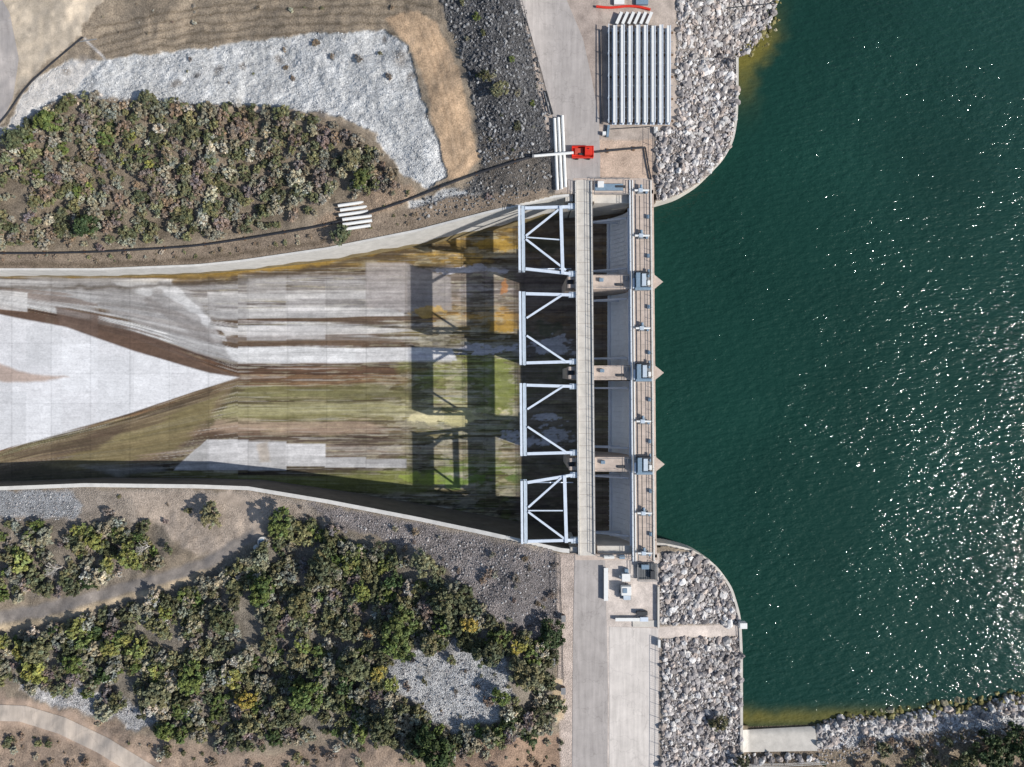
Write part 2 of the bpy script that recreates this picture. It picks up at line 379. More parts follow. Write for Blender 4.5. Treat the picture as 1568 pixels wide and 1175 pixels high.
RIP2=[(1012,845),(1060,846),(1094,868),(1118,902),(1130,945),(1130,955),(1010,957)]
RIP3=[(1014,978),(1134,976),(1136,1240),(1012,1240)]
paint(RIP2,(158,152,148),GR,2,3);paint(RIP3,(160,154,150),GR,2,3)
paint([(1137,1100),(1700,1040),(1700,1300),(1137,1300)],(136,122,106),(0.5,0.7,0),3,6)
paint([(1250,1112),(1330,1100),(1450,1092),(1590,1088),(1590,1108),(1450,1120),(1330,1140),(1255,1150)],(220,218,216),(0.8,0.2,0),4,9)
paint([(1255,1152),(1400,1128),(1590,1110),(1590,1240),(1250,1240)],(160,144,124),(0.4,0.9,0),6,9)
bedm=ss(0,25,-LK); blend(bedm,(92,84,52),(0.4,0.4,0))
wt=ss(0,1,1-np.abs(LK)/9)*((U>1140)|((V<92)&(U>1100))); blend(0.6*wt,(90,88,60))
fa=ss(1700,2600,np.hypot(U-CU,V-CV)); blend(fa*0.9,(118,108,78),(0.2,0.9,0))
patch=ss(0.5,0.62,fbm(U/130,V/130,50))*fa; blend(patch*0.8,(80,84,52))
br=0.8+0.4*fbm(U/9,V/9,60,4)
br*=0.84+0.30*fbm(U/60,V/60,70,3)
col=col*br[:,None]*ALB
k=S*(H-Zt)/H
obj_np('ground_terrain',np.stack([(U-CU)*k,(CV-V)*k,Zt],1),gridfaces(nu,nv)[:,::-1],M_ter,{'Col':col,'Tex':tex},smooth=True)
del col,tex
# ---------------------------------------------------------------- water
gu=np.concatenate([np.arange(997,1700,4.0),np.geomspace(1705,10500,60)])
gv=np.concatenate([-np.geomspace(6000,45,50),np.arange(-40,1240,4.0),np.geomspace(1245,4500,40)])
WU,WV=np.meshgrid(gu,gv,indexing='ij');wn=WU.shape;WU=WU.ravel();WV=WV.ravel()
ld=sdist(LAKE,WU,WV,pad=9000)
fs=gridfaces(*wn)[:,::-1]
cu=WU[fs].mean(1);cv=WV[fs].mean(1);cl=ld[fs].mean(1)
natm=((cv<90)&(cu>1100))|((cu>1145)&(cv>1000))
keep=(cl<np.where(natm,60,5))&(cu>1001)
fs=fs[keep]
wc=np.tile(np.array([0.0075,0.038,0.0275]),(len(WU),1))
sh=1-ss(2,46,-ld+ (fbm(WU/14,WV/14,80)-0.5)*26)
z1=np.exp(-(((WU-1155)/45)**2+((WV-80)/55)**2)); z2=np.exp(-(((WV-1098)/14)**2))*((WU>1136))
m1=np.clip(sh*(z1*1.4+z2*0.9),0,1)[:,None]
wc=wc*(1-m1)+lin((104,98,46))*m1
far=ss(1100,1568,WU)[:,None]; wc=wc*(1-far*0.6)+np.array([0.012,0.043,0.034])*far*0.6  # water lightened to the right: sky reflection put into the colour
kk=S*(H-WZ)/H
obj_np('lake_water',np.stack([(WU-CU)*kk,(CV-WV)*kk,np.full(len(WU),WZ)],1),fs,M_water,{'Col':wc},smooth=True)
# ---------------------------------------------------------------- chute floor
cu_=np.arange(-40,1000,1.35); cv_=np.arange(292,853,1.0)
U2,V2=np.meshgrid(cu_,cv_,indexing='ij');cn=U2.shape;U2=U2.ravel();V2=V2.ravel()
wedT=np.interp(U2,[-40,0,100,205,300,340,365,2000],[458,470,492,521,556,570,578,578])
wedB=np.interp(U2,[-40,0,60,140,205,300,365,2000],[700,690,668,648,630,598,578,578])
wt_=TW(U2)+12;wb_=BW(U2)-10
vp=np.where(V2<578,np.where(V2<wedT,400+(V2-wt_)/(wedT-wt_)*(578-400),578),np.where(V2>wedB,578+(V2-wedB)/(wb_-wedB)*(750-578),578))
vp=np.where(U2>365,V2,vp)
s1=fbm(U2/230,vp/6,3,4)-0.5;s2=fbm(U2/90,vp/3.2,9,3)-0.5;s3=fbm(U2/25,V2/18,14,5)-0.5;s4=fbm(U2/9,V2/5,17,4)-0.5
def table(tb,x):
    tb=sorted(tb);xs=[t[0] for t in tb];cs=np.array([lin(t[1]) for t in tb])
    return np.stack([np.interp(x,xs,cs[:,i]) for i in range(3)],1)
tA=[(396,(110,90,50)),(404,(150,122,62)),(412,(96,78,54)),(420,(110,96,84)),(424,(150,145,142)),(434,(156,153,151)),(438,(128,122,117)),(446,(140,134,130)),(450,(180,177,174)),(458,(184,181,178)),(461,(150,146,143)),(472,(154,150,147)),(476,(186,184,180)),(482,(182,178,172)),(486,(112,96,80)),(492,(95,78,62)),(496,(184,182,180)),(504,(188,185,182)),(508,(122,106,92)),(514,(112,94,78)),(517,(196,194,192)),(522,(190,186,182)),(525,(110,92,76)),(530,(104,84,66)),(533,(210,209,207)),(552,(214,213,210)),(556,(130,110,95)),(560,(66,50,42)),(566,(112,84,64)),(572,(84,62,48)),(576,(140,106,76)),(582,(108,80,56)),(587,(142,112,80)),(592,(96,84,54)),(605,(128,122,86)),(612,(96,90,58)),(622,(92,86,54)),(632,(142,136,98)),(640,(108,102,62)),(648,(140,128,96)),(656,(156,134,112)),(662,(120,96,78)),(668,(88,72,58)),(680,(118,104,92)),(690,(146,130,116)),(700,(112,96,80)),(716,(80,68,56)),(724,(70,62,48)),(732,(122,120,74)),(740,(112,108,62)),(750,(92,88,52)),(765,(74,68,54)),(800,(60,56,48))]
tB=[(340,(120,100,60)),(368,(178,142,64)),(380,(112,94,58)),(392,(196,156,72)),(401,(104,88,66)),(412,(168,154,146)),(430,(140,124,116)),(442,(176,166,160)),(455,(166,152,140)),(470,(150,130,108)),(482,(196,152,76)),(495,(172,138,74)),(508,(140,118,70)),(520,(116,108,68)),(532,(180,176,172)),(540,(120,118,74)),(550,(144,148,76)),(562,(160,164,86)),(576,(108,112,62)),(588,(154,156,86)),(602,(128,130,74)),(618,(168,162,106)),(630,(212,204,146)),(642,(196,184,122)),(652,(124,118,76)),(664,(142,136,88)),(680,(130,124,84)),(694,(170,152,120)),(706,(128,126,76)),(718,(122,140,64)),(730,(96,104,52)),(742,(118,116,62)),(752,(78,76,52)),(775,(84,78,58)),(790,(66,62,48)),(830,(60,56,48))]
cA=table(tA,vp+s1*10+s2*4+s4*2);cB=table(tB,V2+s1*12+s3*30+s4*10)
mB=ss(575,700,U2+s3*150+s1*80)[:,None]
cc=cA*(1-mB)+cB*mB
def lay(m,c):
    global cc
    m=m[:,None];cc=cc*(1-m)+lin(c)*m
# blotchy algae / bare patches
lay(0.45*ss(0.52,0.6,fbm(U2/34,V2/11,140,5))*ss(560,680,U2),(92,80,52))
lay(0.5*ss(0.55,0.62,fbm(U2/26,V2/8,150,5))*ss(560,680,U2),(190,180,150))
lay(0.5*ss(0.54,0.6,fbm(U2/80,vp/3.5,160,4))*(1-ss(560,680,U2))*(vp>582),(74,60,48))
lay(0.45*ss(0.56,0.62,fbm(U2/60,vp/3,170,4))*(vp>586),(172,160,122))
lay(0.4*ss(0.56,0.62,fbm(U2/120,vp/3,180,4))*(vp<556)*(U2<690),(92,84,78))
lay(0.4*ss(0.53,0.58,fbm(U2/18,V2/9,190,5))*ss(600,690,U2)*(V2>570),(104,122,50))
q1=(fbm(U2/40,V2/40,90,4)-0.5)*2;q2=(fbm(U2/40,V2/40,95,4)-0.5)*2
def cp(poly,c,soft=3,wob=0,a=1.0,st=3.0):
    d=sdist(poly,U2+q1*wob,V2+q2*wob+s1*st*2+s2*st);lay(a*(1-ss(-soft,soft,d)),c)
WED=[(366,579),(322,572),(205,538),(100,502),(-40,474),(-40,700),(40,680),(130,655),(205,632),(300,600)]
for sd_,thr,lu,lv,c_,a_ in [(201,.60,150,2.4,(88,78,68),.32),(202,.61,110,2.2,(205,200,190),.35),(203,.60,60,3.0,(92,78,56),.38),(204,.62,200,3.6,(62,48,38),.65),(205,.62,45,2.4,(176,168,140),.35),(206,.6,30,9,(76,68,46),.42),(207,.62,38,12,(196,188,166),.35)]:
    lay(a_*ss(thr,thr+.04,fbm(U2/lu,vp/lv,sd_,4))*np.where((U2<330)&(vp<578),0.5,1.0)*(ss(480,660,U2) if sd_>205 else 1.0),c_)
for ww,cw,aw in [([(322,534),(692,532),(700,553),(365,556)],(216,215,213),.88),([(335,500),(560,497),(640,506),(560,514),(345,516)],(200,197,193),.7),([(318,476),(620,474),(618,483),(330,487)],(200,197,194),.75),([(318,449),(560,446),(620,452),(560,459),(318,460)],(198,195,192),.75),([(340,487),(640,484),(700,490),(560,495),(345,494)],(92,72,56),.8),([(345,516),(560,514),(640,520),(560,530),(350,530)],(100,80,62),.75)]:
    cp(ww,cw,1.6,0,aw,5)
for ww,cw,aw in [([(380,592),(560,588),(640,600),(560,612),(360,610)],(128,124,76),.5),([(350,622),(600,618),(690,628),(600,640),(340,640)],(156,150,106),.6),([(330,646),(560,645),(600,655),(540,662),(320,660)],(170,146,124),.6),([(330,730),(600,722),(700,735),(640,758),(400,742)],(116,120,58),.7)]:
    cp(ww,cw,3,4,aw,8)
for (x0,x1,y0,y1,t) in [(318,380,673,720,200),(380,438,676,721,190),(438,498,680,714,203),(498,560,700,716,192),(560,622,703,717,172)]:
    cp([(x0-0.5,y0),(x1+0.5,y0),(x1+0.5,y1),(x0-(52 if x0==318 else 0.5),y1)],(t,t-2,t-3),1.0,0,0.95,1.2)
cp([(395,680),(412,676),(415,708),(398,708)],(176,160,140),3,5,0.6,2)
cp([(268,716),(318,673),(318,720)],(176,174,172),1.5,0,1,1)
for x0,x1,y0,y1,t in [(558,620,432,478,172),(498,558,428,470,158),(378,438,425,462,165),(318,378,455,490,150),(438,498,455,484,176),(545,692,533,555,205),(438,498,498,520,204),(378,438,500,522,196)]:
    cp([(x0,y0),(x1,y0),(x1,y1),(x0,y1)],(t,t-3,t-5),1.2,0,0.5,2)
cp([(560,402),(620,402),(690,425),(692,475),(622,478),(560,470)],(158,151,148),2,0,0.75,3)
cp([(155,424),(262,428),(300,455),(322,492),(345,535),(362,556),(300,540),(240,505),(175,485),(150,470),(-40,428),(-40,424)],(160,157,155),3,4,0.75,8)
cp([(262,428),(322,490),(318,500),(230,455),(170,432)],(208,207,206),2,4,0.75,4)
cp([(240,440),(300,480),(330,530),(290,510),(220,460)],(128,122,118),2,4,0.6,6)
cp([(-40,425),(60,432),(150,455),(150,475),(60,470),(-40,450)],(182,180,178),3,4,0.75,8)
cp([(-40,436),(100,452),(150,466),(150,470),(60,462),(-40,445)],(122,104,92),2,3,0.7,6)
cp([(150,486),(240,515),(320,560),(368,576),(368,582),(300,572),(205,540),(100,505),(-40,478),(-40,470),(90,484)],(98,78,66),3,3,0.85,6)
cp([(85,470),(150,482),(150,520),(90,498)],(110,90,78),2,2,0.8,3)
cp(WED,(222,221,221),1.6,0,1,3)
for x0,x1,y0,y1,t in [(40,95,500,560,210),(95,150,520,600,228),(150,205,545,640,214),(205,262,545,615,230),(-40,40,600,690,210),(40,95,610,680,228)]:
    lay((ss(x0-.7,x0+.7,U2)*(1-ss(x1-.7,x1+.7,U2))*ss(y0-.7,y0+.7,V2)*(1-ss(y1-.7,y1+.7,V2))*(sdist(WED,U2,V2+s1*6+s2*3)<0))*0.6,(t,t,t))
cp([(-40,545),(30,568),(105,581),(40,586),(-40,584)],(180,152,132),3,4,0.8,6)
cp([(-40,440),(42,448),(42,478),(-40,470)],(205,203,200),1,0,0.8,2)
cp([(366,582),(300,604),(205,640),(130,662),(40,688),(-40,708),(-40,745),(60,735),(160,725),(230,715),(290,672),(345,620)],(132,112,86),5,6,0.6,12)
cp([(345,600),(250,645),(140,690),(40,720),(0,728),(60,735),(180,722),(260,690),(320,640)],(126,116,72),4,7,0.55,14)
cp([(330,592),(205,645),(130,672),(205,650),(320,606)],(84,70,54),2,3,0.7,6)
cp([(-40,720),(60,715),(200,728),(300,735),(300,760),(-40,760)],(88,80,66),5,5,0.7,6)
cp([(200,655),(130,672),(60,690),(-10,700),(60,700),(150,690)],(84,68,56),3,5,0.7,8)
cp([(120,715),(240,714),(262,722),(180,730)],(150,146,140),3,5,0.6,4)
for (x,y,rx,ry,c) in [(765,500,22,12,(194,152,60)),(757,378,28,7,(188,150,58)),(770,440,5,14,(190,126,66)),(690,640,60,9,(206,196,138)),(655,640,26,12,(216,204,158)),(765,590,22,40,(130,138,64)),(700,735,40,8,(116,144,54)),(640,735,30,9,(146,160,64)),(790,735,16,8,(100,122,60)),(833,378,24,14,(60,96,34)),(833,506,26,14,(58,100,34)),(650,480,30,7,(205,166,80))]:
    d=((U2+q1*14-x)/rx)**2+((V2+q2*12-y)/ry)**2;lay(0.78*(1-ss(0.5,1.4,d+s3*2+s4*3)),c)
lay(ss(782,802,U2+s3*20)*0.7,(100,86,80))
for (x,y,rx,ry) in [(740,412,50,4),(765,537,30,6),(725,530,22,4),(800,672,30,8),(850,668,30,14),(850,530,30,14),(845,640,30,6),(705,412,30,3),(745,540,50,3),(660,545,30,3)]:
    d=((U2+q1*16-x)/rx)**2+((V2+q2*10-y)/ry)**2;lay(0.75*(1-ss(0.5,1.3,d+s3*2+s4*4)),(200,197,202))
dm=V2-(TW(U2)+20);lay(0.8*np.exp(-((dm+s3*16+s4*8)/5)**2)*ss(150,420,U2),(172,138,56))
dm=V2-(TW(U2)+30);lay(0.7*np.exp(-((dm+s3*12)/4)**2)*(1-ss(600,680,U2)),(80,68,54))
jv_=np.where(U2<365,V2,vp)
ju=np.floor((U2-18)/60.3);jv=np.floor((jv_-20)/46)
fu=(U2-18)/60.3-ju;du=np.minimum(fu,1-fu)*60.3;fv=(jv_-20)/46-jv;dv=np.minimum(fv,1-fv)*46
tone=0.92+0.16*_tab[(ju.astype(int)*7)%512,(jv.astype(int)*13+5)%512]
tone=1+(tone-1)*(1-ss(640,760,U2))
jl=1-0.18*np.exp(-(du/0.9)**2)-0.12*np.exp(-(dv/0.9)**2)
inw=(sdist(WED,U2,V2)<0)
stk=np.where(inw,0.35,1.0)
cc=cc*(tone*jl*(1+s2*0.55*stk)*(1+s1*0.4*stk)*(1+s4*0.45*stk)*(0.9+0.2*fbm(U2/14,V2/10,120,4)))[:,None]*ALB
lu_=(cc@np.array([.25,.65,.1]))[:,None];cc=(cc*0.93+lu_*0.07)*1.08
Zc=ZF(U2); kc=S*(H-Zc)/H
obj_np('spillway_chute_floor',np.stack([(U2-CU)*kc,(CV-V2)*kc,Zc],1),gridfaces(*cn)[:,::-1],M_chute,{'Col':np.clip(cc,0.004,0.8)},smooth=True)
del cc
def wall(name,fy,sgn,m1,m2,m3,fr):
    ul=np.arange(-40,884,12.0); mb=MB(); sec=[]
    for i,u in enumerate(ul):
        zt=float(ZT(u))+0.25; x,y,_=P(u,float(fy(u)),zt); yi=y+sgn*(0.5 if sgn<0 else 0.9); zf=float(ZF(u))-1; zm=zt+(zf-zt)*(fr+0.05*math.sin(i*1.7)+0.04*math.sin(i*0.6))
        sec.append([(x,y,zt-4),(x,y,zt),(x,yi,zt),(x,yi+sgn*0.1,zm),(x,yi+sgn*0.2,zf)])
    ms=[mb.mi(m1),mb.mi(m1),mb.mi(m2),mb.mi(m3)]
    for s_ in sec: mb.v+=s_
    for i in range(len(sec)-1):
        for j in range(4):
            mb.f.append((i*5+j,i*5+j+1,i*5+5+j+1,i*5+5+j));mb.m.append(ms[j])
    return mb.make(name)
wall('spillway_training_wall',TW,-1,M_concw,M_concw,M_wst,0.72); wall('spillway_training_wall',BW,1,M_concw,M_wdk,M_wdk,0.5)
# ---------------------------------------------------------------- roads
def ribbon(name,L,R,mat,n=60,mcross=8,dz=0.05):
    def res(Pn):
        Pn=np.array(Pn,float);d=np.r_[0,np.cumsum(np.hypot(*np.diff(Pn,axis=0).T))];t=np.linspace(0,d[-1],n)
        return np.stack([np.interp(t,d,Pn[:,0]),np.interp(t,d,Pn[:,1])],1)
    L=res(L);R=res(R);t=np.linspace(0,1,mcross)[None,:,None]
    G=L[:,None,:]*(1-t)+R[:,None,:]*t;G=G.reshape(-1,2)
    z=Z(G[:,0],G[:,1])+dz;k=S*(H-z)/H
    return obj_np(name,np.stack([(G[:,0]-CU)*k,(CV-G[:,1])*k,z],1),gridfaces(n,mcross),mat,smooth=True)
ribbon('asphalt_road',[(786,-40),(798,10),(815,60),(831,115),(843,165),(853,210),(864,262),(874,298)],[(850,-40),(872,10),(893,60),(906,120),(917,180),(919,240),(919,298)],M_asph)
ribbon('asphalt_road',[(880,849),(878,950),(877,1050),(876,1215)],[(926,849),(929,950),(931,1050),(930,1215)],M_asph)
ribbon('asphalt_road',[(-60,190),(-20,188),(-4,160),(-2,90),(-15,40),(-60,20)],[(-60,205),(0,192),(20,150),(29,90),(15,20),(-20,-40)],M_asph)
ribbon('gravel_pad',[(933,960),(933,1215)],[(1008,962),(1008,1215)],M_pad,dz=0.04)
ribbon('dirt_road',[(-60,1077),(40,1081),(100,1099),(165,1130),(250,1182)],[(-60,1103),(30,1105),(90,1124),(150,1153),(225,1200)],M_track,dz=0.08,n=120)
ribbon('boat_ramp',[(1137,1118),(1248,1112)],[(1137,1152),(1252,1150)],M_conc,dz=0.15)
# ---------------------------------------------------------------- dam structures
tl=lambda v:(v-570)*0.0088
def D(u,v,z=0): return P(u+tl(v),v,z)
def slab(mb,u0,u1,v0,v1,z0,z1,m):
    a=[D(u0,v0,z1),D(u1,v0,z1),D(u1,v1,z1),D(u0,v1,z1)]
    mb.prism([(p[0],p[1]) for p in a],z0,z1,m)
def railing(mb,p,q,m,h=1.1,sp=2.2,r=0.05):
    p=Vector(p);q=Vector(q);n=max(1,int((q-p).length/sp))
    for i in range(n+1):
        c=p.lerp(q,i/n);mb.beam(c,c+Vector((0,0,h)),r*1.6,r*1.6,m)
    for hh in(h,h*0.55): mb.beam(p+Vector((0,0,hh)),q+Vector((0,0,hh)),r*1.6,r*1.6,m)
mb=MB()
slab(mb,883,909.5,276,851,-0.35,0.12,M_conc)
for u in(886,906): slab(mb,u-2,u+2,290,849,-1.7,-0.352,M_conct)
for u in(884.2,908.3): slab(mb,u-1.1,u+1.1,277,850,0.122,0.42,M_concw)
for v in np.arange(290,850,18.7): slab(mb,885.6,906.9,v-0.25,v+0.25,0.122,0.13,M_joint)
railing(mb,D(884.2,278,0.42),D(884.2,849,0.42),M_rail,0.9,2.4,0.035);railing(mb,D(908.3,278,0.42),D(908.3,849,0.42),M_rail,0.9,2.4,0.035)
mb.make('service_bridge')
PV=[432,571,711]
mb=MB()
for v in PV:
    x0=D(868,v,-3)[0];x1=D(1003,v,0)[0];y=D(940,v,-0.6)[1];w=1.55
    mb.prism([(x0,y-w*0.75),(x0+2.2,y-w),(x1,y-w),(x1+2.1,y),(x1,y+w),(x0+2.2,y+w),(x0,y+w*0.75)],-24,-3.0,M_conct)
    xa=D(881,v,-0.4)[0]
    mb.prism([(xa,y-w),(x1+0.1,y-w),(x1+2.0,y),(x1+0.1,y+w),(xa,y+w)],-2.998,-0.4,M_conct)
    mb.box(((x0+xa)/2+0.2,y+0.9,-1.7),(1.8,0.8,2.5),M_conct)
    mb.box(((x0+xa)/2+0.2,y-0.9,-1.7),(1.8,0.8,2.5),M_conct)
    mb.box((D(875,v)[0],y,-1.2),(1.2,1.6,0.5),M_dark)
    for dv in (-9.3,9.3): railing(mb,D(913,v+dv,-0.4),D(964,v+dv,-0.4),M_rail,1.0,1.8,0.03)
    mb.box(D(922,v-3,-0.1),(0.9,0.7,0.6),M_mach);mb.box(D(950,v+4,-0.25),(1.6,0.5,0.3),M_dark);mb.box(D(961,v-5,-0.15),(0.5,0.9,0.5),M_rail)
mb.make('spillway_piers',0.05)
mb=MB()
slab(mb,880,1003,273,297,-22,0.06,M_conct);slab(mb,882,912,297,308,-22,-0.36,M_conc);slab(mb,912,968,297,311,-22,-0.9,M_conc)
slab(mb,868,880,296.5,308,-22,-0.5,M_conc)
railing(mb,D(912,299,0.06),D(966,299,0.06),M_rail);railing(mb,D(912,275,0.06),D(966,275,0.06),M_rail);railing(mb,D(912,275,0.06),D(912,299,0.06),M_rail)
mb.box(D(935,287,0.3),(6,1.4,0.5),M_mach);mb.box(D(922,283,0.5),(1.3,1.3,0.9),M_white);mb.box(D(952,286,0.35),(2.2,0.5,0.5),M_dark)
mb.make('spillway_abutment',0.04)
mb=MB()
slab(mb,878,1005,849,858,-22,0.06,M_conct);slab(mb,912,968,836,849,-22,-0.9,M_conc);slab(mb,870,882,838,849,-22,-0.5,M_conc)
railing(mb,D(912,851,0.06),D(966,851,0.06),M_rail);mb.box(D(930,853,0.4),(2.2,0.6,0.6),M_white)
mb.box(D(950,853,0.3),(1.2,0.8,0.5),M_mach)
mb.make('spillway_abutment',0.04)
mb=MB()
slab(mb,968,999.5,276,860,-0.9,0.1,M_conct)
slab(mb,966.2,967.9,276,860,-0.6,0.28,M_steel);slab(mb,970.5,972,276,860,0.102,0.32,M_white)
slab(mb,998,999.4,276,860,0.102,0.3,M_conc)
slab(mb,975,976,276,860,0.102,0.17,M_rail);slab(mb,1000.2,1003.2,300,845,-9.5,-0.95,M_conct)
for v in np.arange(283,858,17.5): slab(mb,976.2,997.6,v-0.25,v+0.25,0.102,0.11,M_joint)
for v in PV+[304,841]:
    slab(mb,997,1003.5,v-13,v+13,-1.2,0.06,M_conct)
for v in (332,392,470,540,612,676,752,818): mb.box(D(994,v,0.35),(0.5,0.8,0.5),M_mach)
railing(mb,D(967,278,0.28),D(967,858,0.28),M_white,0.9,2.4,0.04);railing(mb,D(998.7,278,0.3),D(998.7,858,0.3),M_white,0.9,2.4,0.04)
mb.make('hoist_deck',0.0)
def hoist_big(v):
    mb=MB();c=D(983,v,0.1)
    mb.box((c[0],c[1],0.3),(3.4,3.9,0.36),M_rail)
    mb.box((c[0]-0.9,c[1]+0.2,1.05),(0.9,3.2,1.1),M_mach);mb.box((c[0]+0.35,c[1]+0.3,1.0),(0.9,2.6,1.0),M_beam)
    mb.cyl((c[0]-1.5,c[1]-1.5,0.9),(c[0]+1.9,c[1]-1.5,0.9),0.36,M_mach,14);mb.cyl((c[0]-1.5,c[1]+1.75,0.9),(c[0]+1.5,c[1]+1.75,0.9),0.32,M_dark,14)
    mb.box((c[0]+1.45,c[1]-0.3,0.8),(0.55,1.0,0.8),M_white);mb.box((c[0]-1.75,c[1]-0.4,0.75),(0.4,2.2,0.6),M_steel)
    mb.cyl((c[0]+1.45,c[1]+0.9,0.7),(c[0]+1.45,c[1]+2.6,0.7),0.22,M_mach,12)
    mb.make('gate_hoist',0.04)
def hoist_small(v):
    mb=MB();c=D(983,v,0.1)
    mb.box((c[0],c[1],0.26),(1.5,1.3,0.3),M_rail);mb.box((c[0]-0.1,c[1],0.75),(0.9,0.8,0.7),M_beam)
    mb.cyl((c[0]-1.4,c[1],0.8),(c[0]+1.7,c[1],0.8),0.24,M_white,12);mb.cyl((c[0],c[1]+0.5,0.75),(c[0],c[1]+1.2,0.75),0.3,M_mach,12)
    mb.box((c[0]+1.2,c[1]-0.4,0.55),(0.5,0.5,0.6),M_mach);mb.make('gate_hoist_gearbox',0.03)
for v in (432,571,713): hoist_big(v)
for v in (293,362,503,645,785,846): hoist_small(v)
mb=MB()
for v0,v1 in((300,418),(446,556),(586,697),(728,840)):
    mb.cyl(D(981.5,v0,0.75),D(981.5,v1,0.75),0.09,M_dark,8)
mb.make('hoist_drive_shaft')
for v0,v1 in [(319,420.5),(444,559.5),(583,699.5),(722.5,836)]:
    mb=MB();mg=mb.mi(M_gate)
    xt=D(966,570,-1.2)[0];xb=D(931,570,-10.8)[0]
    y0=P(0,v0,-1.2)[1]-0.05;y1=P(0,v1,-1.2)[1]+0.05
    n=14;pts=[]
    for i in range(n+1):
        t=i/n;z=-1.2-9.9*t;x=xt+(xb-xt)*t+1.3*math.sin(math.pi*t)*1.0
        pts.append((x,z))
    tt=tl((v0+v1)/2)*S
    b=len(mb.v)
    for x,z in pts:
        mb.v+=[(x+tt,y0,z),(x+tt,y1,z),(x+tt+0.12,y0,z),(x+tt+0.12,y1,z)]
    for i in range(n):
        a=b+i*4
        mb.f+=[(a,a+1,a+5,a+4),(a+2,a+6,a+7,a+3)];mb.m+=[mg,mg]
    for i in (0,13):
        x,z=pts[i];mb.beam((x+tt-0.25,y0,z),(x+tt-0.25,y1,z),0.4,0.3,M_gate)
    for j in range(1,14):
        y=y0+(y1-y0)*j/14
        for i in range(0,n,2):
            mb.beam((pts[i][0]+tt-0.08,y,pts[i][1]),(pts[i+2][0]+tt-0.08,y,pts[i+2][1]),0.07,0.12,M_gate)
    xr=D(907,0,-7)[0]
    for y in(y0-1.6,y1+1.6):
        for i in(3,9):
            mb.beam((pts[i][0]+tt-0.4,y,pts[i][1]),(xr,y,-7.5),0.4,0.4,M_steel)
    mb.cyl((xr,y0,-7.5),(xr,y1,-7.5),0.35,M_steel,12)
    mb.make('radial_gate')
def truss(vt,vb,kind):
    mb=MB();Z0=0.4;Z1=-2.0
    L=800.5
    rt,rb=878,878
    if kind==1: vrt,vrb=vt-2,vb+8
    elif kind==4: vrt,vrb=vt-12,vb-2
    else: vrt,vrb=vt+2,vb-2
    def B(a,b,w,h=0.35,zz=Z0,m=M_steel): mb.beam(D(a[0],a[1],zz),D(b[0],b[1],zz),w,h,m)
    p=D(L,vt,0);q=D(L,vb,0)
    mb.beam((p[0]-0.45,p[1],-0.7),(q[0]-0.45,q[1],-0.7),0.5,2.9,M_steel)
    mb.beam((p[0]+0.35,p[1],0.1),(q[0]+0.35,q[1],0.1),0.7,0.5,M_beam)
    mb.beam((p[0]+0.35,p[1],-1.9),(q[0]+0.35,q[1],-1.9),0.7,0.4,M_beam)
    n=8
    for i in range(n+1):
        t=i/n;a=Vector((p[0],p[1],0)).lerp(Vector((q[0],q[1],0)),t);mb.beam((a.x+0.35,a.y,-1.7),(a.x+0.35,a.y,-0.15),0.15,0.15,M_steel)
    for Zz,w in((Z0-0.2,0.62),(Z1,0.4)):
        B((806,vt+3),(rt,vrt+3),w,0.5,Zz);B((806,vb-3),(rb,vrb-3),w,0.5,Zz)
    vm1=vt+(vb-vt)*0.36;vm2=vt+(vb-vt)*0.60
    if kind in(1,4): vm1=vm2=vt+(vb-vt)*0.48
    w=0.42
    if kind==1:
        B((807,vm1-2),(858,vt+5),w);B((807,vm2+3),(868,vb-1),w);B((861,vt),(863,vb+5),0.7,0.6);B((807,vm1),(861,vm1+4),0.25,0.25)
    elif kind==4:
        B((807,vm1-5),(858,vt-4),w);B((807,vm2+2),(866,vb-4),w);B((863,vt-8),(865,vb-1),0.7,0.6);B((807,vm1),(861,vm1),0.25,0.25)
    else:
        B((807,vm1),(862,vt+5),w);B((807,vm2),(868,vb-4),w)
    for (uu,vv0,vv1) in((840,vt+3,vb-3),):
        mb.beam(D(uu,vv0,Z1),D(uu,vv0,Z0-0.2),0.25,0.25,M_steel);mb.beam(D(uu,vv1,Z1),D(uu,vv1,Z0-0.2),0.25,0.25,M_steel)
        mb.beam(D(808,vv0,Z1),D(uu,vv0,Z0-0.2),0.2,0.2,M_steel);mb.beam(D(808,vv1,Z1),D(uu,vv1,Z0-0.2),0.2,0.2,M_steel)
        mb.beam(D(uu,vv0,Z0-.2),D(876,vv0,Z1),0.2,0.2,M_steel);mb.beam(D(uu,vv1,Z0-.2),D(876,vv1,Z1),0.2,0.2,M_steel)
    for vv in(vrt+3,vrb-3): mb.box(D(877,vv,-0.6),(1.5,1.2,1.2),M_beam)
    railing(mb,(p[0]-0.5,p[1],0.75),(q[0]-0.5,q[1],0.75),M_white,0.6,2.0,0.03)
    mb.make('steel_truss_frame')
truss(316,415,1);truss(447,559,2);truss(587,698,3);truss(736,832,4)
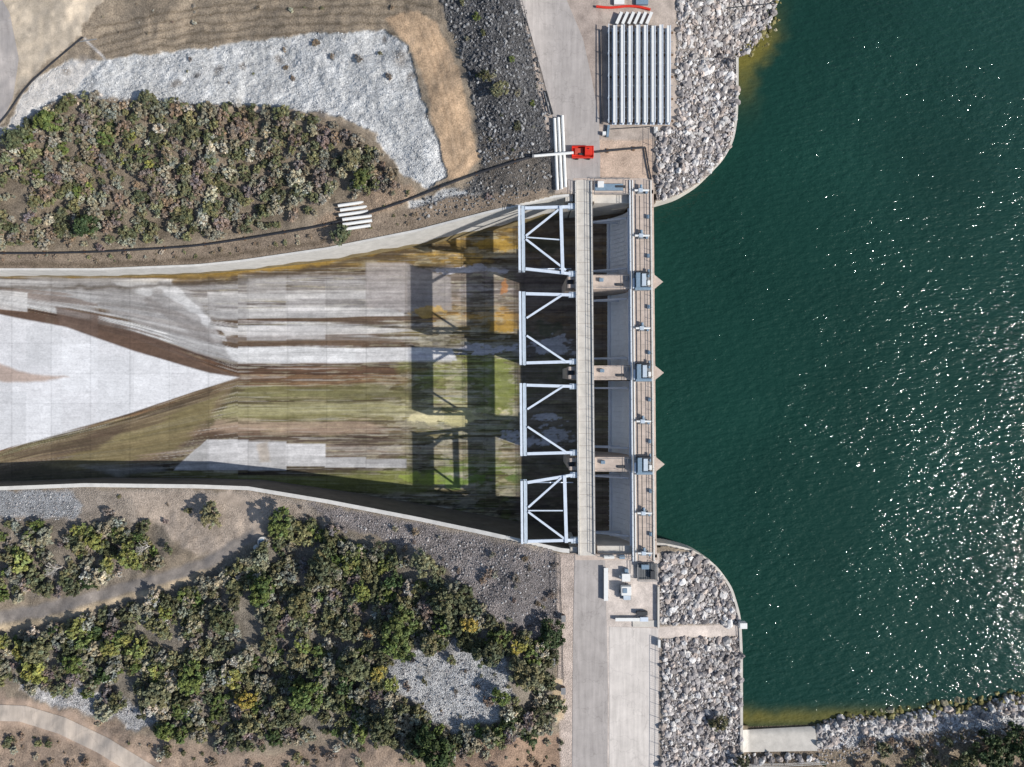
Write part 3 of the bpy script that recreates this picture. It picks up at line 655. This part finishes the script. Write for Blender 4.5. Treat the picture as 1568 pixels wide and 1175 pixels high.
# ---------------------------------------------------------------- lake retaining walls
def curb(line,w,ztop,zbot,mat):
    mb=MB();mi=mb.mi(mat);pts=[Vector(P(a,b,ztop(a,b))) for a,b in line];n=len(pts)
    for i,p in enumerate(pts):
        d=(pts[min(i+1,n-1)]-pts[max(i-1,0)]);d.z=0;d.normalize();s=Vector((d.y,-d.x,0))*w/2
        for q,z in((p-s,p.z),(p+s,p.z),(p+s,zbot),(p-s,zbot)): mb.v.append((q.x,q.y,z))
    for i in range(n-1):
        for j in range(4):
            mb.f.append((i*4+j,i*4+(j+1)%4,i*4+4+(j+1)%4,i*4+4+j));mb.m.append(mi)
    mb.f+=[(0,1,2,3),tuple(4*(n-1)+j for j in range(4))];mb.m+=[mi,mi]
    return mb
def smooth(line,n=60):
    L=np.array(line,float);d=np.r_[0,np.cumsum(np.hypot(*np.diff(L,axis=0).T))];t=np.linspace(0,d[-1],n)
    x=np.interp(t,d,L[:,0]);y=np.interp(t,d,L[:,1])
    for _ in range(4):
        x[1:-1]=(x[:-2]+2*x[1:-1]+x[2:])/4;y[1:-1]=(y[:-2]+2*y[1:-1]+y[2:])/4
    return list(zip(x,y))
l1=smooth([(1129,88),(1129,130),(1128,180),(1122,216),(1105,246),(1072,279),(1040,298),(1004,308)],50)
mb=curb(l1,0.55,lambda a,b:-0.25-1.5*float(ss(1005,1125,a)),-11,M_conc)
for a,b in l1[::3]: mb.beam(P(a,b,-1.2),P(a,b,0.0),0.08,0.08,M_rail)
mb.make('lake_retaining_wall')
l2=smooth([(1006,833),(1020,834),(1060,843),(1095,866),(1120,900),(1133,945),(1135.5,1000),(1136,1210)],70)
mb=curb(l2,0.55,lambda a,b:-0.25-1.5*float(ss(1010,1125,a)),-11,M_conc)
mb.box(P(1137,957,-1.2),(1.5,1.2,1.6),M_white)
mb.tube([P(a-2.5,b,-0.6-float(ss(1010,1125,a))) for a,b in l2[30:]],0.06,M_rail,6)
mb.make('lake_retaining_wall')
# ---------------------------------------------------------------- rocks
def ico(sub):
    bm=bmesh.new();bmesh.ops.create_icosphere(bm,subdivisions=sub,radius=1);v=np.array([x.co[:] for x in bm.verts]);f=np.array([[a.index for a in q.verts] for q in bm.faces]);bm.free();return v,f
I1=ico(1);I2=ico(2)
def scatter(polys,sp,seed,holes=(),prob=1.0):
    r=RS(seed);ou=[];ov=[]
    for poly in polys:
        a=np.array(poly,float);g=np.stack(np.meshgrid(np.arange(a[:,0].min(),a[:,0].max(),sp),np.arange(a[:,1].min(),a[:,1].max(),sp),indexing='ij'),-1).reshape(-1,2)
        g=g+r.uniform(-0.5,0.5,g.shape)*sp*1.1
        d=sdist(poly,g[:,0],g[:,1]);m=(d<0)&(r.rand(len(g))<prob)
        for h in holes: m&=(sdist(h,g[:,0],g[:,1])>0)
        ou.append(g[m,0]);ov.append(g[m,1])
    return np.concatenate(ou),np.concatenate(ov)
def rocks(name,polys,sp,rmin,rmax,cols,seed,ic=I1,prob=1.0,sink=0.35,holes=(),flat=0.7):
    u,v=scatter(polys,sp,seed,holes,prob);r=RS(seed+1);n=len(u)
    if n==0:return
    z=Z(u,v);m=(u>-45)&(u<1620)&(v>-45)&(v<1225);u,v,z=u[m],v[m],z[m];n=len(u)
    bv,bf=ic;nvv=len(bv)
    rad=rmin+(rmax-rmin)*r.rand(n)**2.2
    sc=np.stack([r.uniform(0.75,1.35,n),r.uniform(0.6,1.05,n),r.uniform(0.5,0.9,n)*flat/0.7],1)*rad[:,None]
    an=r.uniform(0,6.283,n);c,s=np.cos(an),np.sin(an)
    jit=1+r.uniform(-0.28,0.28,(n,nvv,1))
    q=bv[None]*jit*sc[:,None,:]
    tilt=r.uniform(-0.4,0.4,n)[:,None];q2=q[:,:,2]+q[:,:,0]*tilt
    x=q[:,:,0]*c[:,None]-q[:,:,1]*s[:,None];y=q[:,:,0]*s[:,None]+q[:,:,1]*c[:,None]
    k=S*(H-z)/H
    X=x+((u-CU)*k)[:,None];Y=y+((CV-v)*k)[:,None];Zz=q2+(z+rad*(0.6-sink))[:,None]
    vv=np.stack([X,Y,Zz],-1).reshape(-1,3)
    ff=(bf[None]+(np.arange(n)*nvv)[:,None,None]).reshape(-1,3)
    cc=np.array([lin(cl) for cl in cols])[r.randint(0,len(cols),n)]*ALB*r.uniform(0.65,1.15,n)[:,None]
    cc=np.repeat(cc,nvv,0)
    obj_np(name,vv,ff,M_rock,{'Col':cc})
RC=[(208,201,196),(192,186,184),(220,215,210),(172,166,164),(202,188,178),(230,227,224),(150,144,142)]
rocks('riprap_rocks',[RIP1,RIP2,RIP3],4.5,0.18,0.85,RC,5,I2,0.8)
rocks('riprap_rocks',[RIP1,RIP2,RIP3],3.2,0.12,0.4,RC,6,I1,0.8)
rocks('slope_rubble',[[(662,-40),(795,-40),(812,50),(828,110),(840,165),(846,232),(735,255),(733,190),(712,110),(690,45)]],3.4,0.12,0.45,[(120,120,122),(100,100,102),(140,140,140),(90,90,92),(166,166,166)],7,I1,0.75)
rocks('slope_rubble',[[(745,262),(840,245),(846,290),(745,318),(640,338),(630,310),(700,290)]],3.6,0.12,0.4,[(130,126,122),(170,168,165),(100,98,96)],8,I1,0.5)
rocks('gravel_stones',[LG],3.4,0.06,0.2,[(220,220,218),(208,208,208),(196,196,196)],9,I1,0.6)
rocks('boulders',[[(90,140),(220,150),(400,165),(540,200),(550,215),(400,178),(220,170),(90,160)]],16,0.3,0.9,[(200,180,160),(206,196,186)],10,I2,0.45)
rocks('gravel_stones',[[(500,785),(600,800),(850,852),(855,950),(760,950),(690,880),(620,838)],[(600,1015),(680,1000),(770,1015),(785,1060),(750,1100),(690,1110),(640,1075)],[(30,1042),(200,1075),(230,1100),(120,1085)],[(-30,755),(120,757),(110,795),(-30,800)]],3.4,0.06,0.26,[(180,174,172),(204,202,200),(150,146,144)],12,I1,0.7)
SHR=[(1250,1106),(1300,1094),(1360,1098),(1430,1083),(1480,1085),(1540,1066),(1610,1062),(1610,1095),(1480,1105),(1400,1115),(1300,1130),(1255,1150)]
rocks('shore_rocks',[SHR,[(1137,1155),(1255,1155),(1255,1165),(1137,1168)]],5.0,0.22,0.85,RC,13,I2,0.8)
rocks('shore_rocks',[SHR,[(1250,1140),(1400,1115),(1610,1100),(1610,1120),(1400,1150),(1255,1170)]],3.4,0.12,0.4,RC+[(150,145,140)],14,I1,0.6)
rocks('shore_rocks',[[(1130,90),(1176,40),(1190,0),(1205,0),(1195,40),(1165,85),(1140,110)],[(1250,1100),(1400,1080),(1590,1050),(1590,1075),(1400,1100)]],5,0.25,0.8,[(150,142,96),(120,114,70),(165,158,132)],15,I2,0.5)
# ---------------------------------------------------------------- vegetation
def leafmesh(name,seed,R=1.0,ncl=26,nl=26,ls=0.15,hgt=0.9,spread=0.27):
    r=RS(seed)
    a=r.uniform(0,6.283,ncl);rr=np.sqrt(r.rand(ncl))*R*(0.86+0.2*np.sin(a*2+seed)+0.12*np.sin(a*5+seed*2));rr=np.clip(rr,0,R*1.02)
    zz=hgt*np.sqrt(np.clip(1-(rr/(R*1.15))**2,0.05,1))*r.uniform(0.5,1.08,ncl)
    C=np.stack([rr*np.cos(a),rr*np.sin(a),zz],1)
    cr=r.uniform(0.7,1.35,ncl)*spread
    V_=[];Cc=[]
    tone=r.uniform(0.7,1.3,ncl);hue=r.uniform(-0.12,0.12,ncl)
    for i in range(ncl):
        d=r.normal(size=(nl,3));d/=np.linalg.norm(d,axis=1)[:,None];d[:,2]=np.abs(d[:,2])*1.0-0.25
        p=C[i]+d*cr[i]*(r.rand(nl,1)**0.5)
        nrm=d*0.6+r.normal(size=(nl,3))*0.45+np.array([0,0,0.5]);nrm/=np.linalg.norm(nrm,axis=1)[:,None]
        t=np.cross(nrm,r.normal(size=(nl,3)));t/=np.linalg.norm(t,axis=1)[:,None];b=np.cross(nrm,t)
        s=ls*r.uniform(0.6,1.3,(nl,1))
        q=np.stack([p-t*s,p-b*s*0.6,p+t*s,p+b*s*0.6],1)
        V_.append(q.reshape(-1,3));k=(tone[i]*r.uniform(0.7,1.35,nl));c=np.stack([k*(1+hue[i]),k,k*(1-hue[i])],1);Cc.append(np.repeat(c,4,0))
    V_=np.concatenate(V_);Cc=np.concatenate(Cc);nq=len(V_)//4;F=np.arange(nq*4).reshape(-1,4)
    tv=[];tf=[]
    def limb(p,q,r0,r1):
        p=Vector(p);q=Vector(q);d=(q-p).normalized();up=Vector((1,0,0)) if abs(d.z)>0.8 else Vector((0,0,1));x=d.cross(up).normalized();y=x.cross(d);k=nq*4+len(tv)
        for c,rad in((p,r0),(q,r1)):
            for s_,t_ in((1,0),(0,1),(-1,0),(0,-1)): tv.append(tuple(c+x*s_*rad+y*t_*rad))
        for i in range(4): tf.append((k+i,k+(i+1)%4,k+4+(i+1)%4,k+4+i))
    limb((0,0,-0.35),(0.03,0.02,hgt*0.35),0.075,0.05)
    for i in range(0,min(ncl,14)): limb((0.03,0.02,hgt*0.28),C[i]*0.92,0.04,0.012)
    nt_=len(tv)
    me=mesh_np(name,np.concatenate([V_,np.array(tv)]),np.concatenate([F,np.array(tf)]),M_leaf,{'Col':np.concatenate([Cc,np.tile([0.9,0.8,0.75],(nt_,1))])})
    me.materials.append(M_bark)
    mi=np.zeros(len(F)+len(tf),np.int32);mi[len(F):]=1;me.polygons.foreach_set('material_index',mi)
    return me
BUSH=[leafmesh('shrub_mesh_%d'%i,100+i,ncl=20+3*(i%4),nl=22,ls=0.14,hgt=0.85+0.08*(i%3),spread=0.24) for i in range(9)]
TREE=[leafmesh('tree_mesh_%d'%i,200+i,ncl=60,nl=34,ls=0.085,hgt=1.15,spread=0.18) for i in range(5)]
TINT={'grey':(150,147,128),'olive':(126,126,92),'dark':(100,103,74),'green':(106,120,66),'yel':(142,146,82),'brown':(148,132,114),'pale':(184,178,158),'purp':(136,124,118),'gold':(164,152,80),'orange':(158,126,88),'deep':(72,88,52)}
def tint(k,r):
    c=lin(TINT[k])*0.80*r.uniform(0.78,1.25);return (c[0]*r.uniform(.93,1.07),c[1],c[2]*r.uniform(.9,1.1),1)
def mass(name,child,polys,sp,rmin,rmax,keys,seed,holes=(),prob=1.0,thr=0.34,power=1.5):
    e=link(bpy.data.objects.new(name,None));r=RS(seed);u,v=scatter(polys,sp,seed,holes,prob)
    cl=fbm(u/45,v/45,seed,3)
    z=Z(u,v)
    for i in range(len(u)):
        if thr>0 and cl[i]<thr+0.08*r.rand(): continue
        o=bpy.data.objects.new(child,BUSH[r.randint(len(BUSH))]);link(o);o.parent=e
        rad=rmin+(rmax-rmin)*r.rand()**power
        p=P(u[i],v[i],z[i]);o.location=(p[0],p[1],z[i]-0.05)
        o.rotation_euler=(r.uniform(-.12,.12),r.uniform(-.12,.12),r.uniform(0,6.28));o.scale=(rad*r.uniform(.85,1.15),rad*r.uniform(.85,1.15),rad*r.uniform(.85,1.25))
        o.color=tint(keys[r.randint(len(keys))],r)
K1=['grey','grey','olive','dark','olive','grey','pale','brown','purp','olive','dark','brown']
K2=['olive','dark','grey','olive','dark','olive','pale','grey','dark','purp','green','grey']
PATH=[(-40,935),(150,895),(300,850),(376,815),(375,792),(340,772),(330,752),(375,752),(407,785),(415,822),(320,888),(150,940),(-40,985)]
mass('chaparral_shrubs','shrub',[SH1],12.0,0.8,1.9,K1,301,prob=0.95,thr=0.2)
mass('chaparral_shrubs','shrub',[[(-30,235),(60,180),(210,180),(250,240),(200,300),(-30,300)]],26,1.2,1.8,['green','green','olive','yel'],305,prob=0.5,thr=0)
H3=[[(590,1010),(690,985),(780,1015),(790,1060),(755,1105),(690,1115),(640,1080),(600,1050)],PATH]
mass('chaparral_shrubs','shrub',[SH3],12.5,0.9,2.3,K2,302,holes=H3,prob=0.92,thr=0.27)
mass('chaparral_shrubs','shrub',[SH2],13.5,0.9,2.3,K2+['pale'],303,holes=[PATH],prob=0.82,thr=0.3)
mass('chaparral_shrubs','shrub',[SH3,SH2],38,1.8,2.9,['green','olive','dark','yel','deep','olive'],306,holes=H3,prob=0.5,thr=0)
mass('low_brush','shrub',[[(-30,1060),(100,1090),(240,1140),(380,1165),(560,1130),(640,1165),(860,1115),(862,1200),(-30,1200)]],14,0.3,1.4,['brown','olive','pale','brown','dark'],304,prob=0.8,thr=0.3,power=1.8,holes=[[(-40,1070),(40,1074),(110,1092),(170,1122),(260,1180),(220,1210),(80,1130),(-40,1112)]])
mass('low_brush','shrub',[[(580,800),(850,855),(855,1000),(740,980),(680,900)],H3[0],[(150,755),(460,765),(520,800),(400,790),(260,800),(150,790)]],22,0.4,1.3,['brown','purp','olive','grey'],307,holes=[PATH],prob=0.55,thr=0,power=2)
mass('low_brush','shrub',[[(700,0),(790,0),(835,160),(840,230),(745,240),(725,150)]],26,0.35,1.1,['dark','grey','olive','green'],308,prob=0.4,thr=0,power=2)
mass('low_brush','shrub',[[(230,90),(600,55),(635,120),(500,120),(250,150)],[(560,290),(640,290),(600,330),(500,350)],[(740,285),(840,262),(840,285),(745,310)]],26,0.3,0.9,['purp','brown','grey','olive'],309,prob=0.4,thr=0)
mass('low_brush','shrub',[[(0,391),(300,385),(500,355),(640,322),(640,340),(500,368),(300,398),(0,404)]],11,0.2,0.7,['brown','brown','olive','pale'],310,prob=0.6,thr=0)
mass('low_brush','shrub',[[(1256,1145),(1400,1125),(1570,1112),(1590,1190),(1256,1200)]],16,0.5,1.8,['brown','olive','dark','pale','brown'],311,prob=0.7,thr=0)
mass('low_brush','shrub',[[(150,-20),(680,-20),(690,20),(560,30),(400,40),(150,60)]],22,0.25,0.7,['brown','pale','olive'],312,prob=0.4,thr=0)
mass('far_woodland','shrub',[[(-420,-200),(-60,-200),(-60,1400),(-420,1400)],[(-60,1230),(850,1230),(850,1420),(-60,1420)],[(-60,-220),(700,-220),(700,-50),(-60,-50)]],34,1.6,3.6,K2,313,prob=0.8)
def tree(u,v,rad,key,name='oak_tree'):
    r=RS(int(u*3+v));o=link(bpy.data.objects.new(name,TREE[r.randint(len(TREE))]));z=Zs(u,v);p=P(u,v,z+1)
    o.location=(p[0],p[1],z+0.5);o.scale=(rad,rad,rad*r.uniform(0.85,1.1));o.rotation_euler=(0,0,r.uniform(0,6.28));o.color=tint(key,r)
for t in [(137,347,2.9,'deep'),(523,361,2.3,'dark'),(230,155,2.3,'dark'),(78,190,3.0,'green'),(406,902,3.4,'green'),(326,788,2.8,'olive'),(432,800,3.2,'green'),(612,955,3.9,'green'),(845,965,3.2,'deep'),(806,1028,3.8,'olive'),(668,1140,4.4,'deep'),(748,1000,3.0,'dark'),(690,920,3.4,'dark'),(1512,1140,4.4,'deep'),(1560,1130,4.0,'deep'),(1470,1165,3.0,'dark'),(296,1036,3.4,'green'),(236,1062,3.0,'olive'),(474,1060,3.8,'green'),(380,1068,2.4,'gold'),(150,828,2.4,'yel'),(205,850,3.0,'yel'),(768,1066,2.0,'green'),(462,925,3.0,'olive'),(545,1015,3.4,'olive'),(580,1030,1.8,'gold'),(500,870,3.2,'dark'),(650,862,3.0,'olive'),(345,948,3.2,'dark'),(60,995,3.0,'olive'),(170,990,2.2,'yel'),(566,968,1.3,'orange'),(790,992,1.5,'gold'),(660,985,2.4,'olive'),(118,1015,2.6,'green'),(255,1115,2.2,'green'),(555,905,2.2,'yel'),(720,955,2.0,'gold'),(1100,1104,2.0,'olive'),(766,138,2.0,'olive'),(742,118,1.4,'dark'),(30,215,3.0,'dark'),(540,245,2.4,'olive'),(555,275,2.2,'green'),(1135,1166,1.8,'dark'),(590,1110,3.4,'dark'),(830,1090,2.6,'dark')]:
    tree(*t)
def bare(u,v,rad,seed):
    r=random.Random(seed);mb=MB();z=Zs(u,v);p=Vector(P(u,v,z))
    def rec(a,d,l,rr,n):
        b=a+d*l;mb.cyl(a,b,rr,M_barep,5,rr*0.6,False)
        if n==0:return
        for _ in range(3+(n>2)):
            q=(d+Vector((r.uniform(-1,1),r.uniform(-1,1),r.uniform(-.25,.5)))*0.85).normalized();rec(b,q,l*r.uniform(.6,.85),rr*0.58,n-1)
    rec(p,Vector((0,0,1)),rad*0.42,0.22,4);mb.make('bare_tree')
bare(232,835,3.8,3);bare(95,868,3.6,5);bare(655,1020,3.2,8);bare(372,165,2.2,9)
# ---------------------------------------------------------------- pipes & equipment
def zp(pts,dz): return [P(a,b,Zs(a,b)+dz) for a,b in pts]
mb=MB();l=smooth([(848,231),(790,247),(735,264),(690,280),(622,308),(560,328),(500,345),(400,362),(300,377),(220,382),(150,386),(60,388),(-40,388)],60);mb.tube(zp(l,0.35),0.24,M_black,8)
for i in range(0,60,4): a,b=l[i];p=zp([(a,b)],0.12)[0];mb.box(p,(0.4,0.9,0.3),M_wood)
mb.make('discharge_pipeline')
mb=MB();l=smooth([(911,233),(950,229),(988,226)],8);mb.tube(zp(l,0.35),0.22,M_black,8);mb.tube(zp([(988,226),(992,250),(997,275)],0.35),0.16,M_black,8)
for a,b in [(930,231),(970,228)]: mb.box(P(a,b,0.1),(0.5,0.9,0.25),M_wood)
mb.make('discharge_pipeline')
mb=MB();l=smooth([(-30,214),(5,185),(40,132),(85,92),(127,57)],20);mb.tube(zp(l,0.3),0.16,M_black,6);mb.tube(zp([(122,64),(148,60)],0.3),0.14,M_rail,6);mb.make('drain_pipe')
def fence(name,line,h=1.8,sp=2.6,m=M_dark):
    mb=MB();pts=[Vector(x) for x in zp(line,0)]
    for a,b in zip(pts[:-1],pts[1:]):
        n=max(1,int((b-a).length/sp))
        for i in range(n+1):
            c=a.lerp(b,i/n);mb.cyl(c,c+Vector((0,0,h)),0.05,m,6)
        for hh in(h,h*0.5,0.15): mb.beam(a+Vector((0,0,hh)),b+Vector((0,0,hh)),0.05,0.05,m)
        k=int((b-a).length/0.45)
        for i in range(k): c=a.lerp(b,i/k);mb.beam(c,c+Vector((0,0,h)),0.018,0.018,m)
    mb.make(name)
fence('chain_link_fence',[(857,850),(858,905),(862,1040)]);fence('chain_link_fence',[(1011,978),(1011,1080),(1010,1200)]);fence('chain_link_fence',[(1001,200),(1001,272)])
fence('chain_link_fence',[(793,-20),(808,40),(826,105),(838,150)],1.2)
fence('guard_railing',[(1142,1170),(1200,1169),(1262,1166)],1.1,m=M_white)
mb=MB()
mb.beam(P(836,140,0.4),P(846,175,0.4),0.35,0.5,M_dark);mb.beam(P(834,142,0.75),P(843,176,0.75),0.2,0.2,M_rail);mb.box(P(841,160,0.3),(0.6,0.8,0.6),M_conc);mb.make('guard_rail')
def pipestack(name,u,v,L,ang,n,gap,r,mat):
    mb=MB();z=Zs(u,v);c=Vector(P(u,v,z));d=Vector((math.cos(ang),math.sin(ang),0));s=Vector((-d.y,d.x,0))
    rr=random.Random(int(u))
    for i in range(n):
        o=s*((i-(n-1)/2)*gap)+d*rr.uniform(-0.35,0.35)+Vector((0,0,r+0.2));sk=s*rr.uniform(-0.04,0.04)
        mb.cyl(c+o-d*L/2-sk,c+o+d*L/2+sk,r,mat,12)
        mb.cyl(c+o+d*(L/2+0.0),c+o+d*(L/2+0.05),r*0.8,M_dark,10)
    for t in(-0.32,0.32): mb.beam(c+d*L*t-s*n*gap/2+Vector((0,0,0.09)),c+d*L*t+s*n*gap/2+Vector((0,0,0.09)),0.25,0.2,M_wood)
    mb.make(name)
pipestack('stacked_white_pipes',545,331,6.6,math.radians(8),6,1.08,0.36,M_white)
pipestack('stacked_white_pipes',857,236,15.3,math.radians(92.5),3,0.86,0.34,M_white)
mb=MB();mb.cyl(P(818,239,1.3),P(878,234,1.3),0.3,M_white,12);mb.cyl(P(818,239,1.3),P(815,239,1.3),0.38,M_rail,12);mb.box(P(836,238,0.6),(0.5,0.5,1.0),M_wood);mb.make('white_discharge_pipe')
mb=MB();c=P(892,233.5,0.9)
mb.box((c[0],c[1],0.75),(4.6,2.5,0.3),M_red)
mb.box((c[0],c[1]+1.18,1.15),(4.6,0.16,0.5),M_red);mb.box((c[0],c[1]-1.18,1.15),(4.6,0.16,0.5),M_red);mb.box((c[0]+2.25,c[1],1.2),(0.16,2.2,0.6),M_red);mb.box((c[0]-2.25,c[1],1.15),(0.14,2.2,0.5),M_red)
mb.box((c[0]+1.2,c[1],1.45),(1.6,1.7,1.1),M_red);mb.box((c[0]-0.8,c[1]+0.1,1.1),(1.7,1.3,0.4),M_redf);mb.cyl((c[0]-0.8,c[1]-0.5,1.3),(c[0]+0.2,c[1]-0.5,1.3),0.25,M_dark,10)
mb.cyl((c[0]+1.2,c[1]+0.4,1.9),(c[0]+1.2,c[1]+0.4,2.3),0.1,M_dark,8)
for sx in(-1.2,1.3):
    for sy in(-1.2,1.2): mb.cyl((c[0]+sx,c[1]+sy*0.92,0.42),(c[0]+sx,c[1]+sy*1.12,0.42),0.4,M_rubber,14)
mb.beam((c[0]-2.3,c[1],0.65),(c[0]-3.3,c[1],0.55),0.12,0.12,M_dark);mb.make('red_pump_trailer',0.03)
mb=MB()
x0=P(937,0,1.6)[0];x1=P(1031,0,1.6)[0];yt=P(0,38,1.6)[1];yb=P(0,189,1.6)[1];n=8;w=(x1-x0)/n
for i in range(n):
    cx=x0+w*(i+0.5);off=0.4*math.sin(i*2.3)
    mb.box((cx-0.14,(yt+yb)/2+0.1*off,1.62),(w*0.50,(yt-yb)-0.3+off*0.5,0.16),M_white)
    mb.box((cx-0.14,(yt+yb)/2,1.0),(0.14,(yt-yb)-0.3,1.08),M_beam)
    mb.box((cx-0.14,(yt+yb)/2,0.42),(w*0.6,(yt-yb)-0.3,0.12),M_steel)
    mb.box((cx-0.14+w*0.20,(yt+yb)/2+0.1*off,1.755),(0.14,(yt-yb)-0.3+off*0.5,0.11),M_gate)
    for k_ in range(9):
        y=yb+(yt-yb)*(k_+0.5)/9; mb.box((cx-0.14+w*0.40,y,1.3),(w*0.28,0.12,0.12),M_rail)
for k_ in range(5):
    y=yb+1+(yt-yb-2)*k_/4; mb.box(((x0+x1)/2,y,0.18),(x1-x0+0.6,0.35,0.34),M_wood)
    mb.beam((x0-0.7,y,0.2),(x0-0.7,y,2.0),0.18,0.18,M_steel)
mb.beam((x0-0.7,yt,1.9),(x0-0.7,yb,1.9),0.14,0.14,M_steel)
mb.make('stoplog_beam_rack')
mb=MB()
for i in range(6):
    a=P(944+i*9.2,37,0.7);b=P(952+i*9.2,19,0.9);mb.beam(a,b,0.62,0.3,M_white);mb.beam((a[0],a[1],0.3),(b[0],b[1],0.3),0.2,0.5,M_rail)
mb.make('spare_lifting_beams')
mb=MB()
l=smooth([(913,10),(935,13),(958,9),(980,10),(996,15)],14)
mb.tube([P(a,b,0.3) for a,b in l],0.26,M_red,8)
mb.box(P(948,3,0.3),(2.2,1.3,0.6),M_white);mb.box(P(983,2,0.3),(2.6,1.6,0.6),M_mach);mb.make('red_hose_and_crates')
mb=MB();mb.beam(P(1040,9,0.2),P(1110,13,-1.5),0.16,0.16,M_dark);mb.beam(P(1110,13,-1.5),P(1188,5,-4.2),0.16,0.16,M_dark);mb.beam(P(921,45,0.3),P(923,190,0.3),0.16,0.3,M_dark)
mb.make('intake_pipe')
mb=MB();mb.beam(P(930,210,0.35),P(932,192,0.35),0.5,0.5,M_mach);mb.beam(P(935,198,0.3),P(998,194,0.3),0.12,0.12,M_dark);mb.box(P(1004,200,0.3),(0.8,1.3,0.6),M_white);mb.box(P(925,205,0.4),(0.7,0.7,0.8),M_white);mb.make('valve_assembly')
mb=MB();slab(mb,973,1003,863,888,0.35,0.5,M_grate)
for i in range(9): slab(mb,973+i*3.4,973.6+i*3.4,863,888,0.502,0.56,M_rail)
for u in(973,1003):
    railing(mb,D(u,863,0.5),D(u,888,0.5),M_rail)
railing(mb,D(973,888,0.5),D(1003,888,0.5),M_rail);mb.box(D(985,868,1.0),(1.6,0.9,0.9),M_mach);mb.box(D(996,880,0.9),(0.8,1.6,0.7),M_dark);mb.make('steel_grating_platform')
mb=MB();c=P(957,905,0)
mb.box((c[0],c[1],0.5),(2.4,3.0,0.3),M_rail);mb.box((c[0],c[1]+0.5,1.25),(2.1,1.9,1.2),M_white);mb.box((c[0]+0.2,c[1]-1.1,1.0),(1.5,0.9,0.7),M_beam);mb.box((c[0]-0.3,c[1]+0.6,1.92),(0.9,1.0,0.12),M_mach)
for sx in(-1.1,1.1): mb.cyl((c[0]+sx-0.1,c[1],0.4),(c[0]+sx+0.1,c[1],0.4),0.38,M_rubber,12)
mb.beam((c[0],c[1]+1.5,0.5),(c[0],c[1]+2.7,0.5),0.12,0.12,M_dark);mb.make('generator_trailer',0.03)
mb=MB();c=P(957,882,0);mb.box((c[0],c[1],0.7),(1.6,1.5,1.3),M_beam);mb.box((c[0],c[1],1.42),(1.75,1.65,0.1),M_white);mb.box((c[0]+0.2,c[1]+1.3,0.5),(0.8,0.8,1.0),M_mach);mb.cyl((c[0]-1.1,c[1],0.1),(c[0]-1.1,c[1],1.1),0.25,M_white,12);mb.make('electrical_cabinet',0.02)
mb=MB();mb.box(P(928,895,0.5),(0.7,6.8,0.5),M_beam);mb.box(P(928,895,0.85),(0.9,7.0,0.14),M_white);mb.box(P(928,875,0.15),(1.0,0.3,0.26),M_wood);mb.box(P(928,915,0.15),(1.0,0.3,0.26),M_wood);mb.make('lifting_beam')
mb=MB();mb.box(P(961,949,0.4),(5.2,0.35,0.5),M_beam);mb.box(P(961,949,0.72),(5.2,0.7,0.12),M_white);mb.box(P(986,948,0.45),(1.7,0.9,0.7),M_steel);mb.box(P(983,939,0.5),(2.3,0.8,0.7),M_dark);mb.make('lifting_beam')
mb=MB();mb.box(P(988,955,0.06),(5.4,1.4,0.2),M_conc);mb.box(P(1009,985,0.6),(0.5,1.6,0.9),M_white);mb.box(P(1008,930,0.4),(0.4,9,0.6),M_conc);mb.make('concrete_pad')
mb=MB();z=Zs(402,830);c=P(402,830,z+0.6);mb.cyl((c[0],c[1],z-0.3),(c[0],c[1],z+0.75),1.15,M_concw,20);mb.cyl((c[0],c[1],z+0.752),(c[0],c[1],z+0.85),0.75,M_mach,20);c2=P(393,838,z);mb.cyl((c2[0],c2[1],z-0.3),(c2[0],c2[1],z+0.5),0.6,M_white,14);mb.make('concrete_manhole')
mb=MB()
for a,b in[(862,945),(862,1055),(846,1010)]:
    c=P(a,b,0);mb.box((c[0],c[1],0.6),(0.8,1.2,1.0),M_wood);mb.box((c[0],c[1],1.15),(1.0,1.4,0.1),M_rail)
mb.make('utility_box')
# ---------------------------------------------------------------- light, sky, camera
EL=math.radians(36.4);AZ=math.radians(19.3)
d=Vector((-math.cos(EL)*math.cos(AZ),math.cos(EL)*math.sin(AZ),-math.sin(EL)))
L=bpy.data.lights.new('sun','SUN');L.energy=5.0;L.angle=math.radians(0.5);L.color=(1.0,0.965,0.915)
so=link(bpy.data.objects.new('sun',L));so.rotation_euler=d.to_track_quat('-Z','Y').to_euler();so.location=(80,-30,90)
w=bpy.data.worlds.new('World');bpy.context.scene.world=w;w.use_nodes=True;nt=w.node_tree
sk=nt.nodes.new('ShaderNodeTexSky');sk.sky_type='NISHITA';sk.sun_disc=False;sk.sun_elevation=EL;sk.sun_rotation=math.radians(90)+AZ
nt.links.new(sk.outputs[0],nt.nodes['Background'].inputs[0]);nt.nodes['Background'].inputs[1].default_value=0.11
cam=bpy.data.cameras.new('camera');co=link(bpy.data.objects.new('camera',cam));co.location=(0,0,H);co.rotation_euler=(0,0,0)
cam.sensor_width=36;cam.lens=36*H/(1568*S);cam.clip_end=20000;cam.clip_start=1
sc=bpy.context.scene;sc.camera=co;sc.view_settings.view_transform='Standard';sc.view_settings.look='None';sc.view_settings.exposure=0
